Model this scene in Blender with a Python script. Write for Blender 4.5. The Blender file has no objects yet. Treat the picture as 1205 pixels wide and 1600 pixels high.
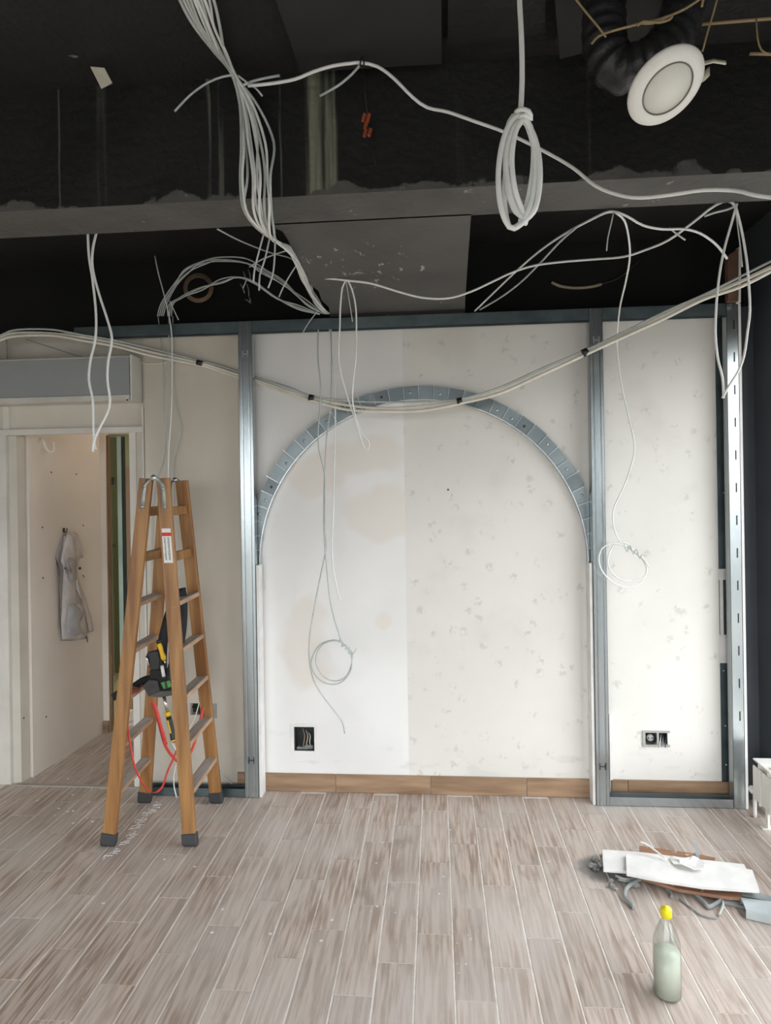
import bpy, bmesh, math, random
from mathutils import Vector, Matrix, noise
random.seed(7)
scene = bpy.context.scene
COL = scene.collection
PI = math.pi

# ------------------------------------------------------------------ camera
FPX = 1000.0
CAM = Vector((0, 0, 1.53))
PITCH, YAW, ROLL = 0.0, 0.079, 0.0155
PYC = 769.5            # image row of the optical axis (the photograph is cropped off centre)
Fv = Vector((-math.sin(YAW) * math.cos(PITCH), math.cos(YAW) * math.cos(PITCH), -math.sin(PITCH)))
r0 = Fv.cross(Vector((0, 0, 1))).normalized()
u0 = r0.cross(Fv)
Rv = r0 * math.cos(ROLL) - u0 * math.sin(ROLL)
Uv = u0 * math.cos(ROLL) + r0 * math.sin(ROLL)
cd = bpy.data.cameras.new('camera')
cd.sensor_fit = 'HORIZONTAL'
cd.sensor_width = 36.0
cd.lens = 36.0 * FPX / 1205.0
cd.shift_y = -(800 - PYC) / 1205.0
cd.clip_start = 0.02
cam = bpy.data.objects.new('camera', cd)
COL.objects.link(cam)
M3 = Matrix((Rv, Uv, -Fv)).transposed()
cam.matrix_world = Matrix.Translation(CAM) @ M3.to_4x4()
scene.camera = cam

# ------------------------------------------------------------------ view, world, daylight
vs = scene.view_settings
scene.display_settings.display_device = 'sRGB'
vs.view_transform = 'Standard'
vs.look = 'None'
vs.exposure = 0.12
vs.gamma = 1.0
vs.use_curve_mapping = False
scene.cycles.use_denoising = True
scene.cycles.max_bounces = 10
scene.cycles.diffuse_bounces = 6
scene.cycles.sample_clamp_indirect = 6.0

SKY = 5.4
SFY = -1.6           # inner face of the shop front wall behind the camera
w = bpy.data.worlds.new('world')
scene.world = w
w.use_nodes = True
nt = w.node_tree
bg = nt.nodes['Background']
tc = nt.nodes.new('ShaderNodeTexCoord')
sp = nt.nodes.new('ShaderNodeSeparateXYZ')
rp = nt.nodes.new('ShaderNodeValToRGB')
rp.color_ramp.elements[0].position = 0.46
rp.color_ramp.elements[0].color = (0.22, 0.21, 0.20, 1)
rp.color_ramp.elements[1].position = 0.54
rp.color_ramp.elements[1].color = (0.97, 0.97, 1.0, 1)
mm = nt.nodes.new('ShaderNodeMath'); mm.operation = 'MULTIPLY_ADD'
mm.inputs[1].default_value = 0.5; mm.inputs[2].default_value = 0.5
nt.links.new(tc.outputs['Generated'], sp.inputs[0])
nt.links.new(sp.outputs['Z'], mm.inputs[0])
nt.links.new(mm.outputs[0], rp.inputs[0])
nt.links.new(rp.outputs[0], bg.inputs[0])
bg.inputs[1].default_value = SKY


def area_light(name, loc, direction, sx, sy, power, color):
    l = bpy.data.lights.new(name, 'AREA')
    l.shape = 'RECTANGLE'; l.size = sx; l.size_y = sy
    l.energy = power; l.color = color
    o = bpy.data.objects.new(name, l)
    o.location = loc
    o.rotation_euler = Vector(direction).to_track_quat('-Z', 'Y').to_euler()
    COL.objects.link(o)
    return o


# portals: they only guide the sky light through the two glazed openings of the room
for nm, lc_, dr, a_, b_ in (('window_portal', (1.70, 1.665, 1.16), (-1, 0, 0), 2.83, 2.28), ('shopfront_portal', (-0.95, SFY - .09, 1.16), (0, 1, 0), 4.5, 2.3)):
    po = area_light(nm, lc_, dr, a_, b_, 1.0, (1, 1, 1))
    po.data.cycles.is_portal = True


# ------------------------------------------------------------------ pixel helpers (pixels of the 1205 x 1600 photograph)
def ray(px, py):
    return Fv + Rv * ((px - 602.5) / FPX) - Uv * ((py - PYC) / FPX)


def P(px, py, Y):
    d = ray(px, py); return CAM + d * (Y / d.y)


def PZ(px, py, Z=0.0):
    d = ray(px, py); return CAM + d * ((Z - CAM.z) / d.z)


def PP(px, py, p0, n):
    d = ray(px, py); return CAM + d * ((p0 - CAM).dot(n) / d.dot(n))


# ------------------------------------------------------------------ materials
MATS = {}


def mat(name, c1, c2=None, rough=0.7, metal=0.0, scale=8.0, stretch=(1, 1, 1), contrast=(0.35, 0.65), bump=0.0, bscale=60.0,
        detail=5.0, vary=0.0, spec=None, coord='Object', specks=None, alpha=None, trans=0.0, ior=1.45):
    if name in MATS:
        return MATS[name]
    m = bpy.data.materials.new(name); m.use_nodes = True
    n = m.node_tree.nodes; L = m.node_tree.links
    b = n['Principled BSDF']
    b.inputs['Roughness'].default_value = rough
    b.inputs['Metallic'].default_value = metal
    if spec is not None:
        b.inputs['Specular IOR Level'].default_value = spec
    if trans:
        b.inputs['Transmission Weight'].default_value = trans
        b.inputs['IOR'].default_value = ior
    c2 = c2 or tuple(min(1, v * 0.85) for v in c1)
    t = n.new('ShaderNodeTexCoord')
    mp = n.new('ShaderNodeMapping'); mp.inputs['Scale'].default_value = stretch
    src = t.outputs[coord]
    if vary:
        oi = n.new('ShaderNodeObjectInfo')
        vm = n.new('ShaderNodeVectorMath'); vm.operation = 'MULTIPLY_ADD'
        L.new(oi.outputs['Random'], vm.inputs[0]); vm.inputs[1].default_value = (37, 53, 11)
        L.new(src, vm.inputs[2]); src = vm.outputs[0]
    L.new(src, mp.inputs[0])
    nz = n.new('ShaderNodeTexNoise'); nz.inputs['Scale'].default_value = scale; nz.inputs['Detail'].default_value = detail
    L.new(mp.outputs[0], nz.inputs['Vector'])
    cr = n.new('ShaderNodeValToRGB')
    cr.color_ramp.elements[0].position = contrast[0]; cr.color_ramp.elements[0].color = (*c1, 1)
    cr.color_ramp.elements[1].position = contrast[1]; cr.color_ramp.elements[1].color = (*c2, 1)
    L.new(nz.outputs[0], cr.inputs[0])
    out = cr.outputs[0]
    if vary:
        hs = n.new('ShaderNodeHueSaturation')
        mr = n.new('ShaderNodeMapRange')
        mr.inputs['To Min'].default_value = 1 - vary; mr.inputs['To Max'].default_value = 1 + vary
        L.new(oi.outputs['Random'], mr.inputs[0]); L.new(mr.outputs[0], hs.inputs['Value'])
        L.new(out, hs.inputs['Color']); out = hs.outputs[0]
    if specks:
        sc, amt, colr = specks
        nz2 = n.new('ShaderNodeTexNoise'); nz2.inputs['Scale'].default_value = sc; nz2.inputs['Detail'].default_value = 3
        L.new(src, nz2.inputs['Vector'])
        c3 = n.new('ShaderNodeValToRGB')
        c3.color_ramp.elements[0].position = amt; c3.color_ramp.elements[0].color = (0, 0, 0, 1)
        c3.color_ramp.elements[1].position = min(1, amt + 0.06); c3.color_ramp.elements[1].color = (1, 1, 1, 1)
        L.new(nz2.outputs[0], c3.inputs[0])
        mx = n.new('ShaderNodeMixRGB'); L.new(c3.outputs[0], mx.inputs[0]); L.new(out, mx.inputs[1]); mx.inputs[2].default_value = (*colr, 1)
        out = mx.outputs[0]
    L.new(out, b.inputs['Base Color'])
    if bump:
        nb = n.new('ShaderNodeTexNoise'); nb.inputs['Scale'].default_value = bscale; nb.inputs['Detail'].default_value = 4
        L.new(mp.outputs[0], nb.inputs['Vector'])
        bp = n.new('ShaderNodeBump'); bp.inputs['Strength'].default_value = bump; bp.inputs['Distance'].default_value = 0.01
        L.new(nb.outputs[0], bp.inputs['Height']); L.new(bp.outputs[0], b.inputs['Normal'])
    MATS[name] = m
    return m


class NB:
    """tiny node-graph helper for the few materials that need a custom mask"""
    def __init__(s, name, rough=0.8, metal=0.0):
        s.m = bpy.data.materials.new(name); s.m.use_nodes = True
        s.n = s.m.node_tree.nodes; s.L = s.m.node_tree.links
        s.b = s.n['Principled BSDF']
        s.b.inputs['Roughness'].default_value = rough; s.b.inputs['Metallic'].default_value = metal
        g = s.n.new('ShaderNodeNewGeometry'); s.pos = g.outputs['Position']; s.nrm = g.outputs['Normal']
        x = s.n.new('ShaderNodeSeparateXYZ'); s.L.new(s.pos, x.inputs[0]); s.x, s.y, s.z = x.outputs
        MATS[name] = s.m

    def setin(s, sock, v):
        if hasattr(v, 'links') or isinstance(v, bpy.types.NodeSocket): s.L.new(v, sock)
        else: sock.default_value = v

    def math(s, op, a, b=0.0, c=0.0):
        q = s.n.new('ShaderNodeMath'); q.operation = op
        s.setin(q.inputs[0], a); s.setin(q.inputs[1], b); s.setin(q.inputs[2], c)
        return q.outputs[0]

    def ramp(s, v, a, b):
        q = s.n.new('ShaderNodeMapRange'); q.interpolation_type = 'SMOOTHSTEP'
        s.setin(q.inputs[0], v); q.inputs[1].default_value = a; q.inputs[2].default_value = b
        return q.outputs[0]

    def noise(s, scale, stretch=(1, 1, 1), detail=4.0, off=(0, 0, 0), vec=None):
        mp = s.n.new('ShaderNodeMapping'); mp.inputs['Scale'].default_value = stretch; mp.inputs['Location'].default_value = off
        s.L.new(vec or s.pos, mp.inputs[0])
        q = s.n.new('ShaderNodeTexNoise'); q.inputs['Scale'].default_value = scale; q.inputs['Detail'].default_value = detail
        s.L.new(mp.outputs[0], q.inputs['Vector']); return q.outputs[0]

    def voronoi(s, scale):
        q = s.n.new('ShaderNodeTexVoronoi'); q.inputs['Scale'].default_value = scale
        s.L.new(s.pos, q.inputs['Vector']); return q.outputs['Distance']

    def mix(s, f, a, b):
        q = s.n.new('ShaderNodeMixRGB'); s.setin(q.inputs[0], f)
        for i, v in ((1, a), (2, b)):
            if isinstance(v, tuple): q.inputs[i].default_value = (*v, 1)
            else: s.L.new(v, q.inputs[i])
        return q.outputs[0]

    def color(s, v): s.setin(s.b.inputs['Base Color'], v)

    def bump(s, h, strength=0.3, dist=0.01):
        q = s.n.new('ShaderNodeBump'); q.inputs['Strength'].default_value = strength; q.inputs['Distance'].default_value = dist
        s.L.new(h, q.inputs['Height']); s.L.new(q.outputs[0], s.b.inputs['Normal'])


def wall_material():
    k = NB('painted_wall', 0.85)
    seam_x = P(633, 800, 3.25).x
    stud_x = -0.95
    smooth_col = k.mix(k.ramp(k.noise(2.2), 0.35, 0.7), (0.80, 0.79, 0.77), (0.74, 0.73, 0.71))
    # beige patches of bare filler on the plastered half
    def blob(px, py, rx, rz):
        c = P(px, py, 3.25)
        dx = k.math('DIVIDE', k.math('SUBTRACT', k.x, c.x), rx)
        dz = k.math('DIVIDE', k.math('SUBTRACT', k.z, c.z), rz)
        d = k.math('ADD', k.math('MULTIPLY', dx, dx), k.math('MULTIPLY', dz, dz))
        d = k.math('ADD', d, k.math('MULTIPLY_ADD', k.noise(4.0, off=(px, 0, 0), detail=2), 3.2, -1.6))
        return k.math('SUBTRACT', 1.0, k.ramp(d, 0.5, 1.3))
    bl = blob(590, 800, 0.17, 0.15)
    for a in ((575, 715, 0.24, 0.11), (485, 740, 0.14, 0.12), (600, 970, 0.05, 0.05), (480, 1010, 0.14, 0.22)):
        bl = k.math('MAXIMUM', bl, blob(*a))
    smooth_col = k.mix(k.math('MULTIPLY', bl, 0.6), smooth_col, (0.73, 0.665, 0.585))
    v = k.voronoi(11.0)
    sp_ = k.math('MULTIPLY', k.math('SUBTRACT', 1.0, k.ramp(v, 0.12, 0.36)), k.ramp(k.noise(45.0, detail=3), 0.47, 0.60))
    paper = k.mix(k.ramp(k.noise(1.6, off=(4, 0, 2)), 0.35, 0.7), (0.73, 0.71, 0.665), (0.67, 0.65, 0.605))
    paper = k.mix(k.math('MULTIPLY', sp_, 0.42), paper, (0.42, 0.41, 0.36))
    dirt = k.math('MULTIPLY', k.ramp(k.noise(3.0, off=(9, 9, 0), detail=8), 0.58, 0.72), 0.30)
    paper = k.mix(dirt, paper, (0.56, 0.53, 0.46))
    beige = k.mix(k.ramp(k.noise(1.8, stretch=(1.4, 1, .6)), 0.35, 0.7), (0.66, 0.61, 0.53), (0.56, 0.515, 0.44))  # left bay: beige with its dimmer, yellower light put into the colour
    c = k.mix(k.ramp(k.x, seam_x - 0.002, seam_x + 0.002), smooth_col, paper)
    c = k.mix(k.ramp(k.x, stud_x - 0.01, stud_x + 0.01), beige, c)
    # scuffs just above the skirting and small nail holes
    sc_ = k.math('MULTIPLY', k.ramp(k.noise(14.0, stretch=(.5, 1, 1.5), detail=6), 0.56, 0.68), k.math('SUBTRACT', 1.0, k.ramp(k.z, 0.12, 0.42)))
    c = k.mix(k.math('MULTIPLY', sc_, 0.28), c, (0.50, 0.49, 0.47))
    pits = k.math('SUBTRACT', 1.0, k.ramp(k.voronoi(3.1), 0.012, 0.022))
    c = k.mix(pits, c, (0.08, 0.07, 0.06))
    k.color(c)
    k.bump(k.noise(160.0), 0.10, 0.004)
    return k.m


def beam_material():
    k = NB('black_painted_beam', 0.75)
    base = k.mix(k.ramp(k.noise(3.0, detail=8), 0.4, 0.7), (0.004, 0.004, 0.0038), (0.009, 0.009, 0.008))
    streak = k.ramp(k.noise(16.0, stretch=(1.0, 0.1, 0.05), detail=3), 0.60, 0.76)
    base = k.mix(k.math('MULTIPLY', streak, 0.5), base, (0.05, 0.052, 0.044))
    def band(px, wd, amt, col, b0):
        cx = P(px, 200, 1.905).x
        d = k.math('ABSOLUTE', k.math('SUBTRACT', k.x, k.math('MULTIPLY_ADD', k.noise(6.0, off=(px, 0, 0)), 0.012, cx - 0.006)))
        mk = k.math('SUBTRACT', 1.0, k.ramp(d, wd * 0.4, wd))
        mk = k.math('MULTIPLY', mk, k.ramp(k.noise(9.0, stretch=(4, 1, .22), off=(px, 0, 0), detail=6), 0.34, 0.62))
        return k.mix(k.math('MULTIPLY', mk, amt), b0, col)
    for px, wd, amt, col in ((491, 0.032, 1.0, (0.20, 0.21, 0.15)), (517, 0.026, 0.95, (0.19, 0.20, 0.15)), (326, 0.008, .9, (0.14, 0.145, 0.12)),
                             (345, 0.012, .8, (0.12, 0.125, 0.10)), (438, 0.004, 1, (0.13, 0.13, 0.11)), (92, 0.004, .8, (0.09, 0.09, 0.08)),
                             (920, 0.006, .8, (0.10, 0.10, 0.09)), (158, 0.02, .35, (0.09, 0.09, 0.075))):
        base = band(px, wd, amt, col, base)
    grey = k.mix(k.ramp(k.noise(5.0, detail=8), 0.35, 0.72), (0.10, 0.098, 0.090), (0.070, 0.068, 0.063))
    grey = k.mix(k.math('MULTIPLY', k.ramp(k.noise(22.0, detail=6), 0.66, 0.74), 0.8), grey, (0.30, 0.29, 0.26))
    edge = k.math('MULTIPLY_ADD', k.noise(7.0, stretch=(1, 1, 1), detail=12), 0.20, -0.098)
    m_ = k.math('SUBTRACT', 1.0, k.ramp(k.math('SUBTRACT', k.z, edge), 2.431, 2.440))
    nx = k.n.new('ShaderNodeSeparateXYZ'); k.L.new(k.nrm, nx.inputs[0])
    m_ = k.math('MAXIMUM', m_, k.math('LESS_THAN', nx.outputs['Z'], -0.5))
    k.color(k.mix(m_, base, grey))
    k.bump(k.noise(40.0, detail=8), 0.5, 0.012)
    return k.m


def soffit_material():
    k = NB('grey_soffit_paint', 0.75)
    c = k.mix(k.ramp(k.noise(2.5, detail=6), 0.35, 0.7), (0.10, 0.098, 0.090), (0.076, 0.074, 0.068))
    sc = k.math('MULTIPLY', k.ramp(k.noise(34.0, stretch=(1, .4, 1), detail=8), 0.62, 0.70), k.ramp(k.noise(3.5, off=(3, 1, 0)), 0.54, 0.62))
    c = k.mix(sc, c, (0.42, 0.40, 0.34))
    k.color(c); k.bump(k.noise(30.0, detail=6), 0.3, 0.01)
    return k.m


def ceiling_material():
    k = NB('black_ceiling_paint', 0.6)
    c = k.mix(k.ramp(k.noise(2.0, detail=8), 0.38, 0.7), (0.017, 0.0165, 0.015), (0.010, 0.010, 0.0095))
    chips = k.math('MULTIPLY', k.ramp(k.noise(20.0, detail=8), 0.70, 0.76), k.ramp(k.noise(3.0, off=(2, 2, 2)), 0.5, 0.6))
    c = k.mix(chips, c, (0.22, 0.21, 0.19))
    k.color(c); k.bump(k.noise(40.0, detail=8), 0.4, 0.01)
    return k.m


def plank_material():
    k = NB('wood_look_tile', 0.42)
    oi = k.n.new('ShaderNodeObjectInfo'); t = k.n.new('ShaderNodeTexCoord')
    vm = k.n.new('ShaderNodeVectorMath'); vm.operation = 'MULTIPLY_ADD'
    k.L.new(oi.outputs['Random'], vm.inputs[0]); vm.inputs[1].default_value = (31, 57, 13); k.L.new(t.outputs['Object'], vm.inputs[2])
    v = vm.outputs[0]
    grain = k.ramp(k.noise(30.0, stretch=(2.6, .18, 1), detail=9, vec=v), 0.38, 0.62)
    wide = k.ramp(k.noise(7.0, stretch=(1.6, .35, 1), detail=3, vec=v), 0.36, 0.66)
    c = k.mix(grain, (0.56, 0.455, 0.39), (0.29, 0.20, 0.15))
    c = k.mix(k.math('MULTIPLY', wide, 0.55), c, (0.52, 0.455, 0.41))
    knots = k.math('MULTIPLY', k.ramp(k.noise(9.0, stretch=(1.2, .5, 1), detail=2, vec=v, off=(5, 2, 1)), 0.62, 0.74), 0.5)
    c = k.mix(knots, c, (0.20, 0.135, 0.095))
    # builder's dust lying over everything, heavier towards the window side
    dust = k.math('MULTIPLY', k.ramp(k.noise(2.2, detail=8, off=(1, 7, 0)), 0.30, 0.74), 0.62)
    c = k.mix(dust, c, (0.58, 0.525, 0.485))
    hs = k.n.new('ShaderNodeHueSaturation'); mr = k.n.new('ShaderNodeMapRange')
    mr.inputs['To Min'].default_value = 0.90; mr.inputs['To Max'].default_value = 1.06
    k.L.new(oi.outputs['Random'], mr.inputs[0]); k.L.new(mr.outputs[0], hs.inputs['Value'])
    k.L.new(c, hs.inputs['Color'])
    c = hs.outputs[0]
    flecks = k.math('MULTIPLY', k.ramp(k.noise(75.0, detail=2, off=(3, 3, 0)), 0.70, 0.75), k.ramp(k.noise(2.5, off=(7, 1, 0)), 0.48, 0.62))
    c = k.mix(flecks, c, (0.72, 0.70, 0.67))
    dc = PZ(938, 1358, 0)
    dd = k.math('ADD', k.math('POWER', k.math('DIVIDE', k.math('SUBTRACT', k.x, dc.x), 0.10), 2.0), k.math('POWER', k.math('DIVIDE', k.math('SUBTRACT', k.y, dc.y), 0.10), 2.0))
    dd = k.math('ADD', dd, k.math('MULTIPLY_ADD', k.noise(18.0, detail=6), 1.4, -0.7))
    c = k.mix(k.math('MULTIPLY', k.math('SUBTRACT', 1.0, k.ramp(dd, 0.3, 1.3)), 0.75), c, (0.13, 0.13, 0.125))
    k.color(c)
    k.bump(grain, 0.12, 0.004)
    return k.m


M_wall = wall_material(); M_beam = beam_material(); M_soffit = soffit_material(); M_ceil = ceiling_material(); M_plank = plank_material()
M_grout = mat('pale_grout', (0.80, 0.77, 0.73), (0.66, 0.62, 0.57), 0.9, scale=30)
M_black = mat('black_wall_paint', (0.070, 0.078, 0.090), (0.055, 0.061, 0.071), 0.40, scale=3, specks=(28, 0.74, (0.2, 0.2, 0.2)))
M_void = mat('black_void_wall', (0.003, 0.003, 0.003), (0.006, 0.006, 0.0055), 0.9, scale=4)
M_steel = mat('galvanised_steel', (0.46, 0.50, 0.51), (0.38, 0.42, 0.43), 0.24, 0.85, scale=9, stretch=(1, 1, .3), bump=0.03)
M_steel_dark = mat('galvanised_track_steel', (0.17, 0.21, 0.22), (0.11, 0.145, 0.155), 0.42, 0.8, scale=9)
M_arch = mat('arch_steel', (0.25, 0.285, 0.295), (0.19, 0.22, 0.23), 0.40, 0.85, scale=9)
M_arch2 = mat('arch_steel_dull', (0.20, 0.23, 0.24), (0.16, 0.185, 0.195), 0.45, 0.85, scale=9)
M_strap = mat('dull_zinc_strap', (0.46, 0.47, 0.42), (0.34, 0.35, 0.31), 0.5, 0.6, scale=30)
M_steel_bright = mat('bright_zinc', (0.70, 0.74, 0.75), (0.5, 0.55, 0.57), 0.35, 0.9, scale=15)
M_board = mat('plasterboard', (0.80, 0.785, 0.76), (0.70, 0.685, 0.66), 0.9, scale=12, bump=0.1)
M_cream = mat('cream_paint', (0.66, 0.62, 0.55), (0.57, 0.53, 0.46), 0.75, scale=3, bump=.05)
M_casing = mat('pale_casing_paint', (0.72, 0.69, 0.64), (0.62, 0.59, 0.54), 0.6, scale=6)
M_hall = mat('hallway_paint', (0.76, 0.70, 0.63), (0.68, 0.62, 0.555), 0.8, scale=1.6, bump=.05)
M_skirt = mat('brown_wood_look_tile', (0.36, 0.235, 0.145), (0.19, 0.115, 0.065), 0.45, scale=14, stretch=(.25, 1, 2), vary=0.12, contrast=(.3, .7))
M_cable = mat('white_cable_sheath', (0.80, 0.81, 0.785), (0.72, 0.735, 0.71), 0.5, scale=20)
M_cable_g = mat('grey_cable_sheath', (0.52, 0.56, 0.54), (0.42, 0.46, 0.44), 0.5, scale=20)
M_cable_c = mat('cream_cable_sheath', (0.80, 0.765, 0.68), (0.70, 0.665, 0.58), 0.55, scale=12)
M_tape = mat('black_tape', (0.01, 0.01, 0.01), (0.02, 0.02, 0.02), 0.4)
M_ladder = mat('varnished_ladder_wood', (0.40, 0.205, 0.07), (0.22, 0.095, 0.03), 0.42, scale=18, stretch=(1.5, 1.5, .12), specks=(60, 0.73, (0.6, 0.52, 0.42)), bump=.05)
M_tread = mat('dusty_tread_wood', (0.50, 0.465, 0.43), (0.36, 0.31, 0.27), 0.8, scale=20, stretch=(2, .3, 1))
M_rung = mat('bare_rung_wood', (0.50, 0.33, 0.22), (0.36, 0.22, 0.14), 0.65, scale=20, stretch=(2, .3, 1))
M_rubber = mat('dark_grey_rubber', (0.035, 0.037, 0.04), (0.05, 0.052, 0.055), 0.55)
M_blackfab = mat('black_webbing', (0.010, 0.010, 0.011), (0.02, 0.02, 0.022), 0.8, scale=60)
M_greyfab = mat('charcoal_pouch_leather', (0.030, 0.030, 0.030), (0.055, 0.053, 0.05), 0.6, scale=20)
M_red = mat('red_webbing', (0.72, 0.085, 0.06), (0.60, 0.06, 0.045), 0.6, scale=40)
M_yellow = mat('yellow_plastic', (0.80, 0.50, 0.015), (0.74, 0.44, 0.01), 0.4)
M_capy = mat('yellow_cap_plastic', (0.78, 0.68, 0.01), (0.72, 0.6, 0.01), 0.35)
M_blackpl = mat('black_plastic', (0.012, 0.012, 0.013), (0.022, 0.022, 0.022), 0.4)
M_green = mat('green_plastic', (0.09, 0.32, 0.07), (0.05, 0.22, 0.04), 0.4)
M_chrome = mat('tool_steel', (0.75, 0.75, 0.75), (0.6, 0.6, 0.6), 0.25, 1.0)
M_paper = mat('white_paper', (0.82, 0.81, 0.78), (0.74, 0.73, 0.70), 0.8)
M_redprint = mat('red_print', (0.62, 0.05, 0.04), None, 0.7)
M_ink = mat('dark_print', (0.06, 0.06, 0.07), None, 0.7)
M_jacket = mat('greyish_white_cloth', (0.62, 0.575, 0.55), (0.50, 0.46, 0.445), 0.9, scale=14, bump=.2, bscale=40)
M_jacket_b = mat('bluish_pocket_cloth', (0.52, 0.53, 0.56), (0.42, 0.43, 0.46), 0.9, scale=14)
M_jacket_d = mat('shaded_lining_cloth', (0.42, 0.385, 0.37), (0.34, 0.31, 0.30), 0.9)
M_radiator = mat('white_radiator_enamel', (0.80, 0.79, 0.74), (0.74, 0.73, 0.68), 0.4)
M_white = mat('white_plastic', (0.80, 0.79, 0.74), (0.74, 0.73, 0.69), 0.45)
M_diff = mat('opal_diffuser', (0.74, 0.73, 0.66), (0.70, 0.69, 0.63), 0.5)
M_duct = mat('black_duct_foil', (0.022, 0.022, 0.024), (0.014, 0.014, 0.015), 0.38, scale=20, bump=.3)
M_string = mat('brown_string', (0.36, 0.27, 0.15), (0.26, 0.19, 0.10), 0.85)
M_boxgrey = mat('grey_unit_front', (0.34, 0.36, 0.355), (0.30, 0.32, 0.315), 0.5, scale=2)
M_boxwhite = mat('unit_casing_white', (0.66, 0.64, 0.59), (0.58, 0.56, 0.51), 0.6)
M_woodframe = mat('brown_door_wood', (0.22, 0.13, 0.06), (0.15, 0.085, 0.04), 0.55, scale=16, stretch=(2, 2, .2))
M_olive = mat('olive_wall_paint', (0.19, 0.19, 0.10), (0.14, 0.145, 0.075), 0.6, scale=2)
M_glass_edge = mat('green_glass_edge', (0.36, 0.46, 0.40), (0.26, 0.36, 0.31), 0.2, scale=3)
M_wool = mat('yellow_mineral_wool', (0.66, 0.58, 0.33), (0.55, 0.46, 0.24), 0.95, scale=20, bump=.5)
M_orange = mat('orange_connector', (0.34, 0.075, 0.025), (0.24, 0.05, 0.02), 0.45)
M_brownpack = mat('brown_fibreboard', (0.36, 0.19, 0.11), (0.26, 0.135, 0.08), 0.8, scale=18, stretch=(.3, 1, 1), specks=(40, .64, (.62, .5, .42)))
M_greyscrap = mat('grey_cable_scrap', (0.30, 0.32, 0.32), (0.22, 0.24, 0.24), 0.6, scale=20)
M_zinc_scrap = mat('pale_blue_zinc', (0.62, 0.68, 0.70), (0.50, 0.56, 0.58), 0.4, 0.6)
M_rubble = mat('grey_rubble', (0.36, 0.36, 0.35), (0.22, 0.22, 0.215), 0.95, scale=30, vary=.3)
M_hole = mat('dark_cavity', (0.016, 0.02, 0.018), (0.03, 0.035, 0.03), 0.8, scale=12)
M_cardboard = mat('old_brown_wire', (0.22, 0.15, 0.09), (0.14, 0.095, 0.06), 0.8)
M_tag = mat('pale_tag_card', (0.58, 0.55, 0.44), (0.50, 0.47, 0.37), 0.8)
M_smear = mat('white_adhesive', (0.66, 0.64, 0.62), (0.58, 0.56, 0.54), 0.9, scale=40)
M_liquid = mat('milky_green_liquid', (0.64, 0.67, 0.58), (0.60, 0.63, 0.54), 0.3)
M_plasbrass = mat('conduit_beige', (0.46, 0.40, 0.28), (0.36, 0.30, 0.2), 0.6)


def glass_material(name, tint, gloss=0.06, fac=0.10):
    m = bpy.data.materials.new(name); m.use_nodes = True
    n = m.node_tree.nodes; L = m.node_tree.links
    n.remove(n['Principled BSDF'])
    tr = n.new('ShaderNodeBsdfTransparent'); tr.inputs[0].default_value = (*tint, 1)
    gl = n.new('ShaderNodeBsdfGlossy'); gl.inputs['Roughness'].default_value = gloss
    mx = n.new('ShaderNodeMixShader')
    fr = n.new('ShaderNodeLayerWeight'); fr.inputs[0].default_value = 0.25
    ad = n.new('ShaderNodeMath'); ad.operation = 'MULTIPLY_ADD'; ad.inputs[1].default_value = 0.18; ad.inputs[2].default_value = fac; ad.use_clamp = True
    L.new(fr.outputs['Facing'], ad.inputs[0]); L.new(ad.outputs[0], mx.inputs[0])
    L.new(tr.outputs[0], mx.inputs[1]); L.new(gl.outputs[0], mx.inputs[2])
    L.new(mx.outputs[0], n['Material Output'].inputs[0])
    return m


M_pane = glass_material('window_glass', (0.96, 0.98, 0.98), 0.02, 0.0)
M_plastic_clear = glass_material('clear_bottle_plastic', (0.93, 0.94, 0.93), 0.12, 0.04)
M_glass_green = glass_material('greenish_glass', (0.56, 0.58, 0.46), 0.08, 0.05)


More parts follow.
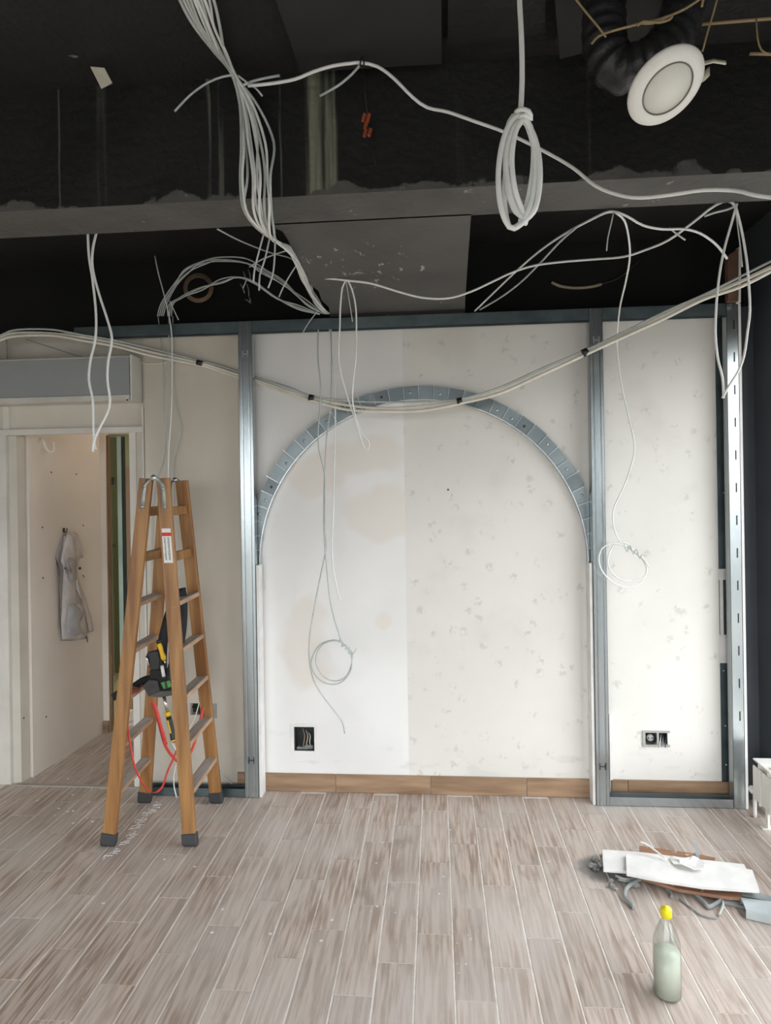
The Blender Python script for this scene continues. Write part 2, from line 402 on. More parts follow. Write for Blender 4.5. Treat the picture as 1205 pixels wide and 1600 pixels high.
# ------------------------------------------------------------------ mesh builders
class MB:
    def __init__(s): s.v = []; s.f = []; s.sm = []

    def add(s, vs_, fs, smooth=False):
        o = len(s.v); s.v += [Vector(p) for p in vs_]
        for f in fs: s.f.append(tuple(i + o for i in f)); s.sm.append(smooth)
        return s

    def box(s, a, b):
        x0, y0, z0 = a; x1, y1, z1 = b
        x0, x1 = min(x0, x1), max(x0, x1); y0, y1 = min(y0, y1), max(y0, y1); z0, z1 = min(z0, z1), max(z0, z1)
        return s.add([(x0, y0, z0), (x1, y0, z0), (x1, y1, z0), (x0, y1, z0), (x0, y0, z1), (x1, y0, z1), (x1, y1, z1), (x0, y1, z1)],
                     [(0, 3, 2, 1), (4, 5, 6, 7), (0, 1, 5, 4), (1, 2, 6, 5), (2, 3, 7, 6), (3, 0, 4, 7)])

    def hexa(s, c):
        """8 corners in box order"""
        return s.add(c, [(0, 3, 2, 1), (4, 5, 6, 7), (0, 1, 5, 4), (1, 2, 6, 5), (2, 3, 7, 6), (3, 0, 4, 7)])

    def beam(s, p, q, wx, wy, up=None):
        """bar from p to q; wx along the side vector, wy along the other"""
        p = Vector(p); q = Vector(q); d = (q - p).normalized()
        a = Vector(up) if up else Vector((1, 0, 0))
        a = (a - d * a.dot(d)).normalized(); b = d.cross(a)
        c = []
        for e in (p, q):
            for i, j in ((-1, -1), (1, -1), (1, 1), (-1, 1)): c.append(e + a * i * wx / 2 + b * j * wy / 2)
        return s.hexa(c)

    def tube(s, pts, r, n=8, cap=True, closed=False):
        pts = [Vector(p) for p in pts]
        m = len(pts)
        if m < 2: return s
        rr = r if isinstance(r, (list, tuple)) else [r] * m
        t0 = (pts[1] - pts[0]).normalized()
        a = t0.orthogonal().normalized()
        rings = []
        for i in range(m):
            t = (pts[min(i + 1, m - 1)] - pts[max(i - 1, 0)])
            t = t.normalized() if t.length > 1e-9 else t0
            a = a - t * a.dot(t)
            a = a.normalized() if a.length > 1e-6 else t.orthogonal().normalized()
            b = t.cross(a); t0 = t
            rings.append([pts[i] + (a * math.cos(2 * PI * k / n) + b * math.sin(2 * PI * k / n)) * rr[i] for k in range(n)])
        o = len(s.v)
        for g in rings: s.v += g
        for i in range(m - 1):
            for k in range(n):
                k2 = (k + 1) % n
                s.f.append((o + i * n + k, o + i * n + k2, o + (i + 1) * n + k2, o + (i + 1) * n + k)); s.sm.append(True)
        if cap:
            s.f.append(tuple(o + k for k in reversed(range(n)))); s.sm.append(False)
            s.f.append(tuple(o + (m - 1) * n + k for k in range(n))); s.sm.append(False)
        return s

    def lathe(s, prof, axis_p, axis_d, n=24):
        """prof: list of (radius, height along the axis)"""
        d = Vector(axis_d).normalized(); a = d.orthogonal().normalized(); b = d.cross(a); p = Vector(axis_p)
        o = len(s.v)
        for r, h in prof:
            for k in range(n):
                s.v.append(p + d * h + (a * math.cos(2 * PI * k / n) + b * math.sin(2 * PI * k / n)) * max(r, 1e-5))
        for i in range(len(prof) - 1):
            for k in range(n):
                k2 = (k + 1) % n
                s.f.append((o + i * n + k, o + i * n + k2, o + (i + 1) * n + k2, o + (i + 1) * n + k)); s.sm.append(True)
        return s

    def slab(s, poly, off):
        """polygon (3D points) extruded by the vector off"""
        poly = [Vector(p) for p in poly]; off = Vector(off); n = len(poly)
        return s.add(poly + [p + off for p in poly], [tuple(range(n)), tuple(range(2 * n - 1, n - 1, -1))] +
                     [(i, i + n, (i + 1) % n + n, (i + 1) % n) for i in range(n)])

    def strip(s, pts, width_vecs, thick):
        """flat ribbon with thickness along a path"""
        m = len(pts); o = len(s.v)
        for i in range(m):
            p = Vector(pts[i]); wv = Vector(width_vecs[i])
            t = Vector(pts[min(i + 1, m - 1)]) - Vector(pts[max(i - 1, 0)])
            nn = t.cross(wv); nn = nn.normalized() * thick / 2 if nn.length > 1e-9 else Vector((0, thick / 2, 0))
            s.v += [p - wv / 2 - nn, p + wv / 2 - nn, p + wv / 2 + nn, p - wv / 2 + nn]
        for i in range(m - 1):
            for k in range(4):
                k2 = (k + 1) % 4
                s.f.append((o + i * 4 + k, o + i * 4 + k2, o + i * 4 + 4 + k2, o + i * 4 + 4 + k)); s.sm.append(k in (0, 2))
        s.f.append((o + 3, o + 2, o + 1, o)); s.sm.append(False)
        e = o + (m - 1) * 4
        s.f.append((e, e + 1, e + 2, e + 3)); s.sm.append(False)
        return s


def spline(nodes, step=0.02):
    """Catmull-Rom through the nodes, resampled"""
    p = [Vector(n) for n in nodes]
    if len(p) < 3: return p
    p = [p[0] * 2 - p[1]] + p + [p[-1] * 2 - p[-2]]
    out = []
    for i in range(1, len(p) - 2):
        k = max(2, min(14, int((p[i + 1] - p[i]).length / step) + 1))
        for j in range(k):
            t = j / k
            out.append(0.5 * ((2 * p[i]) + (p[i + 1] - p[i - 1]) * t + (2 * p[i - 1] - 5 * p[i] + 4 * p[i + 1] - p[i + 2]) * t * t
                              + (3 * p[i] - p[i - 1] - 3 * p[i + 1] + p[i + 2]) * t ** 3))
    out.append(p[-2])
    return out


def tag(o, label=None, cat=None, group=None, kind=None):
    if label: o['label'] = label
    if cat: o['category'] = cat
    if group: o['group'] = group
    if kind: o['kind'] = kind
    return o


def root_loc(o):
    v = Vector((0, 0, 0))
    while o is not None:
        v = v + o.location; o = o.parent
    return v


def obj(name, mb, material, parent=None, label=None, cat=None, group=None, kind=None, bevel=0.0):
    me = bpy.data.meshes.new(name)
    if parent is None:
        xs = [v.x for v in mb.v]; ys = [v.y for v in mb.v]; zs = [v.z for v in mb.v]
        org = Vector(((min(xs) + max(xs)) / 2, (min(ys) + max(ys)) / 2, min(zs)))
    else:
        org = root_loc(parent)
    me.from_pydata([v - org for v in mb.v], [], mb.f)
    me.polygons.foreach_set('use_smooth', mb.sm)
    bm = bmesh.new(); bm.from_mesh(me)
    bmesh.ops.recalc_face_normals(bm, faces=bm.faces)
    if bevel:
        bmesh.ops.bevel(bm, geom=[e for e in bm.edges if len(e.link_faces) == 2 and e.calc_face_angle(0) > 0.6], offset=bevel, segments=1, affect='EDGES')
    bm.to_mesh(me); bm.free()
    me.update()
    me.materials.append(material)
    o = bpy.data.objects.new(name, me)
    COL.objects.link(o)
    if parent is None: o.location = org
    else: o.parent = parent
    return tag(o, label, cat, group, kind)


def thing(name, loc, label, cat, group=None, kind=None):
    o = bpy.data.objects.new(name, None)
    o.empty_display_size = 0.05
    COL.objects.link(o); o.location = loc
    return tag(o, label, cat, group, kind)


def copy_piece(src, loc, parent):
    c = src.copy(); COL.objects.link(c); c.parent = parent; c.location = loc
    return c


def box_mb(a, b): return MB().box(a, b)


# ------------------------------------------------------------------ room shell
WY = 3.25          # face of the back wall
FY = 3.165         # front of the steel frame
RX = 1.556         # right wall
PW, PL, PX0, PJ = 0.1239, 0.430, -0.0898, 2.936   # plank width, length, column line, end joint

floor = obj('floor', box_mb((-3.4, SFY - .1, -0.10), (2.0, 5.6, -0.0012)), M_grout, kind='structure', label='floor of pale wood-look tile planks with white grout', cat='floor')
pm = bpy.data.meshes.new('plank')
bm = bmesh.new()
g = 0.0018
hx, hy = PW / 2 - .0026, PL / 2 - .0011
c = 0.0008
vb = [bm.verts.new(p) for p in ((-hx, -hy, -.004), (hx, -hy, -.004), (hx, hy, -.004), (-hx, hy, -.004),
                                (-hx, -hy, -c), (hx, -hy, -c), (hx, hy, -c), (-hx, hy, -c),
                                (-hx + c, -hy + c, 0), (hx - c, -hy + c, 0), (hx - c, hy - c, 0), (-hx + c, hy - c, 0))]
for r in (0, 4):
    for k in range(4):
        bm.faces.new([vb[r + k], vb[r + (k + 1) % 4], vb[r + 4 + (k + 1) % 4], vb[r + 4 + k]])
bm.faces.new(vb[8:12])
bm.to_mesh(pm); bm.free()
pm.materials.append(M_plank)
rest = MB()
fo = root_loc(floor)
n_planks = 0
for k in range(-18, 14):
    x = PX0 + (k - 0.5) * PW
    if x - PW / 2 < -2.402 or x + PW / 2 > 1.60: continue
    y0 = PJ + 0.1434 * k
    y0 = y0 % PL
    for j in range(-7, 13):
        ya = y0 + j * PL; yc = ya + PL / 2
        if ya < SFY or ya + PL > 5.5: continue
        near = 1.55 <= ya + PL and ya < 3.24
        hall = ya >= 3.0 and ya < 4.9 and -2.3 < x < -1.5
        if ya + PL > WY - 0.03 and not (-2.24 < x < -1.56):
            if ya > WY - 0.05: continue
        vis = near and abs(x + 0.1) < 0.62 * (ya + PL) + 0.12
        if vis or hall:
            o = bpy.data.objects.new('plank', pm); COL.objects.link(o); o.parent = floor
            o.location = Vector((x, yc, random.uniform(-.0004, .0004))) - fo; n_planks += 1
        elif ya < 3.0:
            rest.box((x - hx, ya + g, -.004), (x + hx, ya + PL - g, -.0002))
print('PLANKS', n_planks)
obj('floor_tiles', rest, M_plank, floor, kind='stuff')


def wall_cells(mb, xs, zs, y0, y1, holes):
    """wall in the XZ plane as cells, leaving holes out"""
    for i in range(len(xs) - 1):
        for j in range(len(zs) - 1):
            cx = (xs[i] + xs[i + 1]) / 2; cz = (zs[j] + zs[j + 1]) / 2
            if any(h[0] < cx < h[1] and h[2] < cz < h[3] for h in holes): continue
            mb.box((xs[i], y0, zs[j]), (xs[i + 1], y1, zs[j + 1]))
    return mb


def hole_px(x0, y0, x1, y1):
    a = P(x0, y1, WY); b = P(x1, y0, WY); return (a.x, b.x, a.z, b.z)


H1 = hole_px(460, 1136, 491, 1173)
H2 = hole_px(1008, 1144, 1026, 1163)
H3 = hole_px(1029, 1144, 1043, 1163)
H4 = hole_px(297, 1099, 316, 1117)
holes = [H1, H2, H3, H4]
WXL = P(228, 800, WY).x
WXR = P(1121.5, 800, WY).x
xs = sorted({WXL, WXR} | {h[0] for h in holes} | {h[1] for h in holes})
zs = sorted({0, 2.407} | {h[2] for h in holes} | {h[3] for h in holes})
wb = wall_cells(MB(), xs, zs, WY, WY + 0.06, holes)
wall_back = obj('wall_back', wb, M_wall, kind='structure', label='back wall, plastered on its left half and papered on its right', cat='wall')
# ragged plaster collar round the big hole
bm_ = MB()
for h, e in ((H1, 0.018), (H2, 0.006), (H3, 0.006)):
    for (a, b, c_, d) in ((h[0] - e, h[0], h[2] - e, h[3] + e), (h[1], h[1] + e, h[2] - e, h[3] + e), (h[0], h[1], h[3], h[3] + e), (h[0], h[1], h[2] - e, h[2])):
        bm_.box((a, WY - .0015, c_), (b, WY + .001, d))
obj('plaster_collar', bm_, M_board, wall_back)
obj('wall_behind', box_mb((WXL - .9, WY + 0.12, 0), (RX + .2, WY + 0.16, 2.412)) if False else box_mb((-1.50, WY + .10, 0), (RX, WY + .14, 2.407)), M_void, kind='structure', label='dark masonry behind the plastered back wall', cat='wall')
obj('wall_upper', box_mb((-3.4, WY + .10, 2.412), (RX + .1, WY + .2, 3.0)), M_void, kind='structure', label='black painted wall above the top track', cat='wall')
obj('wall_corner', box_mb((1.50, WY + .01, 0), (RX, WY + .09, 2.412)), M_black, kind='structure', label='narrow black strip of back wall in the right corner', cat='wall')

# right wall with a tall window that starts beside the radiator
wr = MB()
WIN = (0.25, 3.08, 0.02, 2.30)
wr.box((RX, SFY - .15, 0), (RX + .18, WIN[0], 3.0)); wr.box((RX, WIN[1], 0), (RX + .18, 3.45, 3.0))
wr.box((RX, WIN[0], WIN[3]), (RX + .18, WIN[1], 3.0)); wr.box((RX, WIN[0], -.1), (RX + .18, WIN[1], WIN[2]))
obj('wall_right', wr, M_black, kind='structure', label='black painted wall on the right beside the radiator', cat='wall')
w1 = thing('window_1', (RX + .1, 1.6, WIN[2]), 'tall window in the black right wall', 'window', kind='structure')
fr = MB()
for y in (WIN[0], (WIN[0] + WIN[1]) / 2, WIN[1] - .05): fr.box((RX + .07, y, WIN[2]), (RX + .12, y + .05, WIN[3]))
for z in (WIN[2], WIN[3] - .05): fr.box((RX + .07, WIN[0], z), (RX + .12, WIN[1], z + .05))
obj('window_frame', fr, M_white, w1)
obj('pane', box_mb((RX + .09, WIN[0] + .02, WIN[2] + .02), (RX + .096, WIN[1] - .02, WIN[3] - .02)), M_pane, w1)
# wall behind the camera with the shop front glazing
wf = MB()
wf.box((-3.4, SFY - .15, 0), (-3.2, SFY, 3.0)); wf.box((1.3, SFY - .15, 0), (RX + .18, SFY, 3.0)); wf.box((-3.2, SFY - .15, 2.32), (1.3, SFY, 3.0))
obj('wall_front', wf, M_black, kind='structure', label='wall behind the camera around the glazed shop front', cat='wall')
w2 = thing('window_2', (-.95, SFY - .08, 0), 'glazed shop front behind the camera', 'window', kind='structure')
fr = MB()
for x in (-3.2, -1.7, -.2, 1.25): fr.box((x, SFY - .1, 0), (x + .05, SFY - .05, 2.32))
fr.box((-3.2, SFY - .1, 0), (1.3, SFY - .05, .06)); fr.box((-3.2, SFY - .1, 2.27), (1.3, SFY - .05, 2.32))
obj('window_frame', fr, M_white, w2)
obj('pane', box_mb((-3.18, SFY - .08, .03), (1.28, SFY - .074, 2.29)), M_pane, w2)
obj('wall_left', box_mb((-3.4, SFY, 0), (-3.3, WY, 3.0)), M_cream, kind='structure', label='cream wall on the left of the room', cat='wall')

# ceiling, beam, soffit and hung boards
CZ = 2.80
obj('ceiling', box_mb((-3.4, SFY - .15, CZ), (RX + .1, 3.45, CZ + .12)), M_ceil, kind='structure', label='black painted concrete ceiling', cat='ceiling')
bxm = box_mb((-3.3, 1.905, 2.428), (RX, 2.10, CZ))
obj('ceiling_beam', bxm, M_beam, kind='structure', label='black stained concrete beam crossing below the ceiling', cat='beam')
left_edge = [(422, 347), (432, 358), (441, 361), (452, 378), (455, 392), (468, 412), (480, 428), (484, 444), (498, 455), (503, 470), (514, 480), (516, 495)]
right_edge = [(727, 494), (727, 470), (729, 440), (731, 410), (733, 380), (735, 352), (737, 330)]
poly = [PZ(x, y, 2.428) for x, y in left_edge + right_edge]
poly = [Vector((p.x, min(max(p.y, 2.09), 3.34), 2.428)) for p in poly]
obj('ceiling_soffit', MB().slab(poly, (0, 0, .025)), M_soffit, kind='structure', label='grey plaster soffit left standing between the beam and wall', cat='ceiling')
# left of the hole a darker strip of slab
p0 = PZ(410, -60, 2.765); p1 = PZ(470, 113, 2.765); p2 = PZ(690, 100, 2.765); p3 = PZ(690, -60, 2.765)
obj('ceiling_board', MB().slab([p0, p1, p2, p3], (0, 0, .034)), mat('dark_grey_board', (0.024, 0.0235, 0.021), (0.018, 0.0175, 0.016), .7, scale=4), kind='structure', label='dark grey board fixed under the ceiling, wide one in the middle', cat='ceiling board')
p0 = PZ(862, -60, 2.74); p1 = PZ(875, 92, 2.74); p2 = PZ(1010, 60, 2.74); p3 = PZ(1060, -60, 2.74)
obj('ceiling_board', MB().slab([p0, p1, p2, p3], (0, 0, .05)), MATS['dark_grey_board'], kind='structure', label='dark grey board under the ceiling behind the black duct', cat='ceiling board')
p0 = PZ(700, -60, 2.775); p1 = PZ(700, 72, 2.775); p2 = PZ(852, 52, 2.775); p3 = PZ(852, -60, 2.775)
obj('ceiling_board', MB().slab([p0, p1, p2, p3], (0, 0, .024)), M_ceil, kind='structure', label='black board under the ceiling behind the hanging cable coil', cat='ceiling board')

# ------------------------------------------------------------------ skirting tiles
bb = thing('baseboard_back', (0, WY - .005, 0), 'brown wood-look tile skirting along the back wall', 'skirting', kind='structure')
def skirt_piece(xa, xb):
    obj('tile', box_mb((xa + .0015, WY - .010, 0.001), (xb - .0015, WY, 0.092)), M_skirt, bb, bevel=.0015)
ed = [P(x, 1225, WY).x for x in (409, 525, 673, 823, 921)]
for a, b in zip(ed, ed[1:]): skirt_piece(a, b)
for a, b in ((955, 981), (981, 1141)): skirt_piece(P(a, 1240, WY).x, P(b, 1240, WY).x)
skirt_piece(-1.05, -0.93)

# ------------------------------------------------------------------ doorway and hall on the left
DXR = P(205, 900, WY).x
DZ = 1.895
obj('wall_header', box_mb((-2.50, WY + .012, DZ - .02), (WXL + .001, WY + .08, 2.407)), M_cream, kind='structure', label='cream wall panel above the doorway', cat='wall')
obj('wall_side', box_mb((-3.3, WY, 0), (-2.50, WY + .08, 2.407)), M_cream, kind='structure', label='cream wall left of the doorway', cat='wall')
t1 = MB()
t1.box((-2.60, WY - .012, 1.865), (DXR + .075, WY + .012, 1.895))
obj('trim_1', t1, M_casing, kind='structure', label='pale horizontal batten across the top of the doorway', cat='trim')
obj('trim_2', box_mb((P(5, 655, WY).x, WY - .004, 1.896), (P(15, 655, WY).x, WY + .012, 2.02)), M_casing, kind='structure', label='short upright batten between doorway top and grey box', cat='trim')
d1 = thing('door_1', (DXR, WY, 0), 'pale painted casing on the right of the doorway', 'door frame', kind='structure')
obj('jamb', box_mb((DXR, WY + .0, 0), (DXR + .035, WY + .10, 1.865)), M_casing, d1)
obj('jamb', box_mb((DXR + .035, WY + .012, 0), (WXL, WY + .10, 1.865)), M_cream, d1)
obj('stop_bead', box_mb((WXL - .012, WY - .006, 0), (WXL - .004, WY + .012, 2.0)), M_casing, d1)
# left side of the doorway: wall end with two steps
obj('wall_jamb', box_mb((-2.50, WY, 0), (P(12, 900, WY).x, WY + .08, 1.865)), M_casing, kind='structure', label='pale wall end at the left side of the doorway', cat='wall')
obj('trim_3', box_mb((P(12, 900, WY).x + .001, WY + .02, 0), (P(29, 900, WY + .02).x, WY + .09, 1.865)), M_cream, kind='structure', label='cream upright strip beside the hallway wall', cat='trim')
HP0 = Vector((-2.232, 3.259, 0)); HN = Vector((1, -.0706, 0)).normalized()
HD = Vector((.0706, 1, 0)).normalized()
hw0 = HP0 + HD * .085; hw1 = HP0 + HD * .745
obj('wall_hallway', MB().hexa([hw0, hw1, hw1 - HN * .06, hw0 - HN * .06] + [q + Vector((0, 0, 2.3)) for q in (hw0, hw1, hw1 - HN * .06, hw0 - HN * .06)]), M_hall, kind='structure', label='pale hallway wall where the jacket hangs', cat='wall')
he = hw1
obj('wall_return', box_mb((he.x - .06, he.y, 0), (he.x + .040, he.y + .05, 2.3)), M_hall, kind='structure', label='short wall return at the end of the hallway', cat='wall')
obj('baseboard_hall', box_mb((he.x + .002, he.y - .012, 0), (he.x + .040, he.y - .0005, .075)), M_skirt, kind='structure', label='stub of brown skirting at the hallway end', cat='skirting')
obj('trim_4', box_mb((he.x + .041, he.y + .01, 0), (he.x + .056, he.y + .03, 1.93)), M_woodframe, kind='structure', label='brown wooden door frame edge at the hallway end', cat='trim')
obj('wall_far', box_mb((-3.2, 5.35, 0), (-1.0, 5.42, 2.3)), M_olive, kind='structure', label='dim olive wall in the room beyond the hallway', cat='wall')
obj('wall_beyond', box_mb((-3.3, 4.2, 0), (-3.2, 5.42, 2.3)), M_olive, kind='structure', label='side wall of the room beyond the hallway', cat='wall')
obj('wall_inner', box_mb((-1.45, WY + .14, 0), (-1.40, 5.42, 2.3)), M_hall, kind='structure', label='hallway wall hidden behind the doorway casing', cat='wall')
obj('ceiling_hallway', box_mb((-3.3, WY + .08, 2.3), (-1.40, 5.42, 2.36)), M_hall, kind='structure', label='pale hallway ceiling', cat='ceiling')
obj('wall_lintel', box_mb((he.x + .05, he.y + .02, 1.94), (-1.45, he.y + .06, 2.3)), M_hall, kind='structure', label='pale lintel over the far opening', cat='wall')
# the glazed door leaf standing in the far opening
gd = thing('glass_door', (-2.05, 4.30, 0), 'greenish glass door leaf at the end of the hallway', 'door')
ga, gb, gc, gdx = P(172, 900, 4.16), P(185.5, 900, 4.16), P(193.5, 900, 4.172), P(198.5, 900, 4.18)
obj('pane', box_mb((ga.x, 4.16, .02), (gb.x - .001, 4.166, 1.93)), M_glass_green, gd)
obj('edge_strip', box_mb((gb.x, 4.16, .02), (gc.x, 4.172, 1.935)), M_glass_edge, gd)
obj('seal', box_mb((gc.x + .001, 4.164, .02), (gdx.x, 4.18, 1.935)), M_blackpl, gd)
hz = P(174, 752, 4.15)
obj('hinge', box_mb((hz.x - .012, 4.145, hz.z - .026), (hz.x + .010, 4.158, hz.z + .026)), M_blackpl, gd)
hz = P(174, 853, 4.15)
obj('knob', MB().lathe([(0, -.03), (.011, -.028), (.014, -.018), (.009, -.008), (.006, 0.012)], (hz.x, 4.152, hz.z), (0, 1, 0), 14), M_chrome, gd)
wa = P(198, 745, 4.45); wb_ = P(206, 745, 4.45)
obj('wooden_post', box_mb((wa.x + .0, 4.44, 0), (wb_.x, 4.50, 1.74)), M_woodframe, label='orange-brown wooden post behind the glass door edge', cat='post')
k_ = [P(168, 1100, 4.7), P(206, 1095, 4.7)]
wr_ = MB()
for i, (dx, rr, z) in enumerate(((0, .10, .10), (.16, .085, .085))):
    cx = -2.33 + dx * 1.2
    prof = []
    pts = spline([(cx, 4.62 + .02 * i, z), (cx + .02, 4.78, z + .006), (cx, 4.95, z)], .03)
    wr_.tube(pts, [rr * (1 + .05 * math.sin(9 * q.y)) for q in pts], 14)
obj('insulation_roll', wr_, M_wool, label='pale yellow insulation rolls on the floor beyond the hallway', cat='insulation')
hw = MB()
hk = [PP(x, y, HP0, HN) + HN * d for x, y, d in ((64, 684, .004), (63, 690, .02), (63, 700, .035), (66, 706, .045), (71, 706, .045), (74, 700, .042), (74, 691, .04))]
hw.tube(spline(hk, .01), .0065, 10)
obj('wall_hook', hw, M_white, label='white curved hook at the top of the hallway wall', cat='hook')
area_light('hallway_lamp', (-1.75, 4.0, 2.25), (0, 0, -1), .25, .25, 2.0, (1.0, 0.86, 0.70))
area_light('far_room_lamp', (-2.3, 4.8, 2.25), (0, 0, -1), .3, .3, 5.0, (1.0, 0.93, 0.78))
# little holes left in the hallway wall
plugs = MB()
for x, y in ((80, 738), (119, 741), (66, 824), (130, 821), (67, 903), (37, 1122), (72, 1120)):
    q = PP(x, y, HP0, HN)
    plugs.lathe([(.0, .003), (.004, .003), (.005, 0)], q, HN, 8)
obj('wall_plugs', plugs, M_ink, bpy.data.objects['wall_hallway'], kind='stuff')

# grey box unit above the doorway
bu = thing('box_unit', (-2.0, WY - .05, 2.05), 'long grey-fronted box unit mounted above the doorway', 'box unit')
X0, X1 = -2.75, P(203, 590, WY - .107).x
obj('casing', box_mb((X0, WY - .100, 2.022), (X1 - .001, WY + .011, 2.250)), M_boxwhite, bu, bevel=.003)
obj('front_panel', box_mb((X0, WY - .107, 2.049), (X1 - .004, WY - .1005, 2.238)), M_boxgrey, bu)
obj('lower_rail', box_mb((X0, WY - .112, 2.025), (X1 - .004, WY - .1005, 2.047)), M_boxwhite, bu)
obj('end_cap', box_mb((X1, WY - .108, 2.021), (X1 + .010, WY + .011, 2.254)), M_boxwhite, bu, bevel=.003)
obj('screw', MB().lathe([(0, -.003), (.004, -.002), (.004, .002)], P(199, 625, WY - .113), (0, 1, 0), 10), M_blackpl, bu)

# ------------------------------------------------------------------ steel stud frame
sf = thing('stud_frame', (0.2, FY + .03, 0), 'galvanised steel stud frame standing against the back wall', 'steel frame')
def u_track(name, xa, xb, z, up, material, lip=.042, mid=None):
    m = MB(); t = .0012; s = 1 if up else -1
    m.box((xa, FY, z), (xb, FY + .05, z + s * t))
    m.box((xa, FY - .0, z), (xb, FY + t, z + s * lip)); m.box((xa, FY + .05 - t, z), (xb, FY + .05, z + s * lip))
    return obj(name, m, material, sf)
XL0, XL1 = P(375, 700, FY).x, P(396.5, 700, FY).x
XR0, XR1 = P(923.5, 700, FY).x, P(944.5, 700, FY).x
XE0, XE1 = P(1139.5, 800, FY).x, P(1157.5, 800, FY).x
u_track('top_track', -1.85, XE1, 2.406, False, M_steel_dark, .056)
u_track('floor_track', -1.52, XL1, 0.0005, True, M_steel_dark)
u_track('floor_track', XR0, XE1 + .002, 0.0005, True, M_steel)
def c_stud(xa, xb, z0=.002, z1=2.403, grooves=True):
    m = MB(); t = .0014; y0 = FY - .0035; y1 = FY + .046
    # web towards the room with two pressed grooves, flanges going back with lips
    w_ = xb - xa
    if grooves:
        prof = [(xa, y1), (xa, y0), (xa + w_ * .20, y0), (xa + w_ * .25, y0 + .003), (xa + w_ * .30, y0), (xb - w_ * .30, y0), (xb - w_ * .25, y0 + .003), (xb - w_ * .20, y0), (xb, y0), (xb, y1)]
    else:
        prof = [(xa, y1), (xa, y0), (xb, y0), (xb, y1)]
    for (p, q) in zip(prof, prof[1:]):
        d = Vector((q[0] - p[0], q[1] - p[1], 0)).normalized(); nn = Vector((-d.y, d.x, 0)) * t
        a, b = Vector((p[0], p[1], z0)), Vector((q[0], q[1], z0)); up = Vector((0, 0, z1 - z0))
        m.hexa([a, b, b + nn, a + nn, a + up, b + up, b + nn + up, a + nn + up])
    m.box((xa, y1 - t, z0), (xa + .008, y1, z1)); m.box((xb - .008, y1 - t, z0), (xb, y1, z1))
    return m
def h_mark(px, py, material, parent):
    c_ = P(px, py, FY - .0045); c_.x = (XL0 + XL1) / 2 if px < 600 else (XR0 + XR1) / 2; m = MB(); s_, w_ = .0165, .0125
    for sx in (-1, 1): m.box((c_.x + sx * w_ - .0022, FY - .0046, c_.z - s_), (c_.x + sx * w_ + .0022, FY - .003, c_.z + s_))
    m.box((c_.x - w_, FY - .0046, c_.z - .0022), (c_.x + w_, FY - .003, c_.z + .0022))
    return obj('punch_mark', m, material, parent)
st = obj('stud', c_stud(XL0, XL1), M_steel, sf); h_mark(381, 553, M_steel_bright, st); h_mark(388, 1188, M_tape, st)
st = obj('stud', c_stud(XR0, XR1), M_steel, sf); h_mark(933.5, 531, M_steel_bright, st); h_mark(941.5, 1198, M_tape, st)
st = obj('stud', c_stud(XE0, XE1, grooves=False), M_steel, sf)
slots = MB()
zz = 0.42
while zz < 2.3:
    slots.box(((XE0 + XE1) / 2 + .004, FY - .0042, zz), ((XE0 + XE1) / 2 + .010, FY - .003, zz + .045)); zz += .155
obj('slot', slots, M_hole, st, kind='stuff')
# wall-side stud in the shade at the right end and the board tabs left over it
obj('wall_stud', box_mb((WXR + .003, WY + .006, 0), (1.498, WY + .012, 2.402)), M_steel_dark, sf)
tb = MB()
for ya, yb, xa, xb in ((889, 906, 1118, 1134), (992, 1036, 1118, 1136), (906, 992, 1126, 1130)):
    a = P(xa, yb, WY); b = P(xb, ya, WY); tb.box((max(a.x, WXR + .0005), WY + .0005, a.z), (b.x, WY + .0055, b.z))
obj('board_tab', tb, M_board, wall_back)
# plasterboard edges: two reveals below the arch and the strip closing the right end
obj('jamb_board', box_mb((XL1 + .0015, FY + .004, .001), (XL1 + .014, WY - .0105, 1.172)), M_board, sf, label='left plasterboard reveal below the arch')
obj('jamb_board', box_mb((XR0 - .014, FY + .004, .001), (XR0 - .0015, WY - .0105, 1.172)), M_board, sf, label='right plasterboard reveal below the arch')
obj('end_board', box_mb((XE1 + .0015, FY - .004, .001), (XE1 + .0135, WY + .005, 2.402)), M_board, sf, label='white plasterboard strip closing the right end')
obj('board_strip', box_mb((XR1 + .018, FY + .056, .10), (XR1 + .030, WY - .0005, .42)), M_board, sf)
sc_m = MB()
for x, y in ((1131, 770), (1134, 1134), (1135, 1195), (1131, 1048)):
    q = P(x, y, WY + .006); sc_m.lathe([(0, -.002), (.004, -.0015), (.0045, .0005)], q, (0, 1, 0), 10)
obj('screw', sc_m, M_steel_bright, sf, kind='stuff')

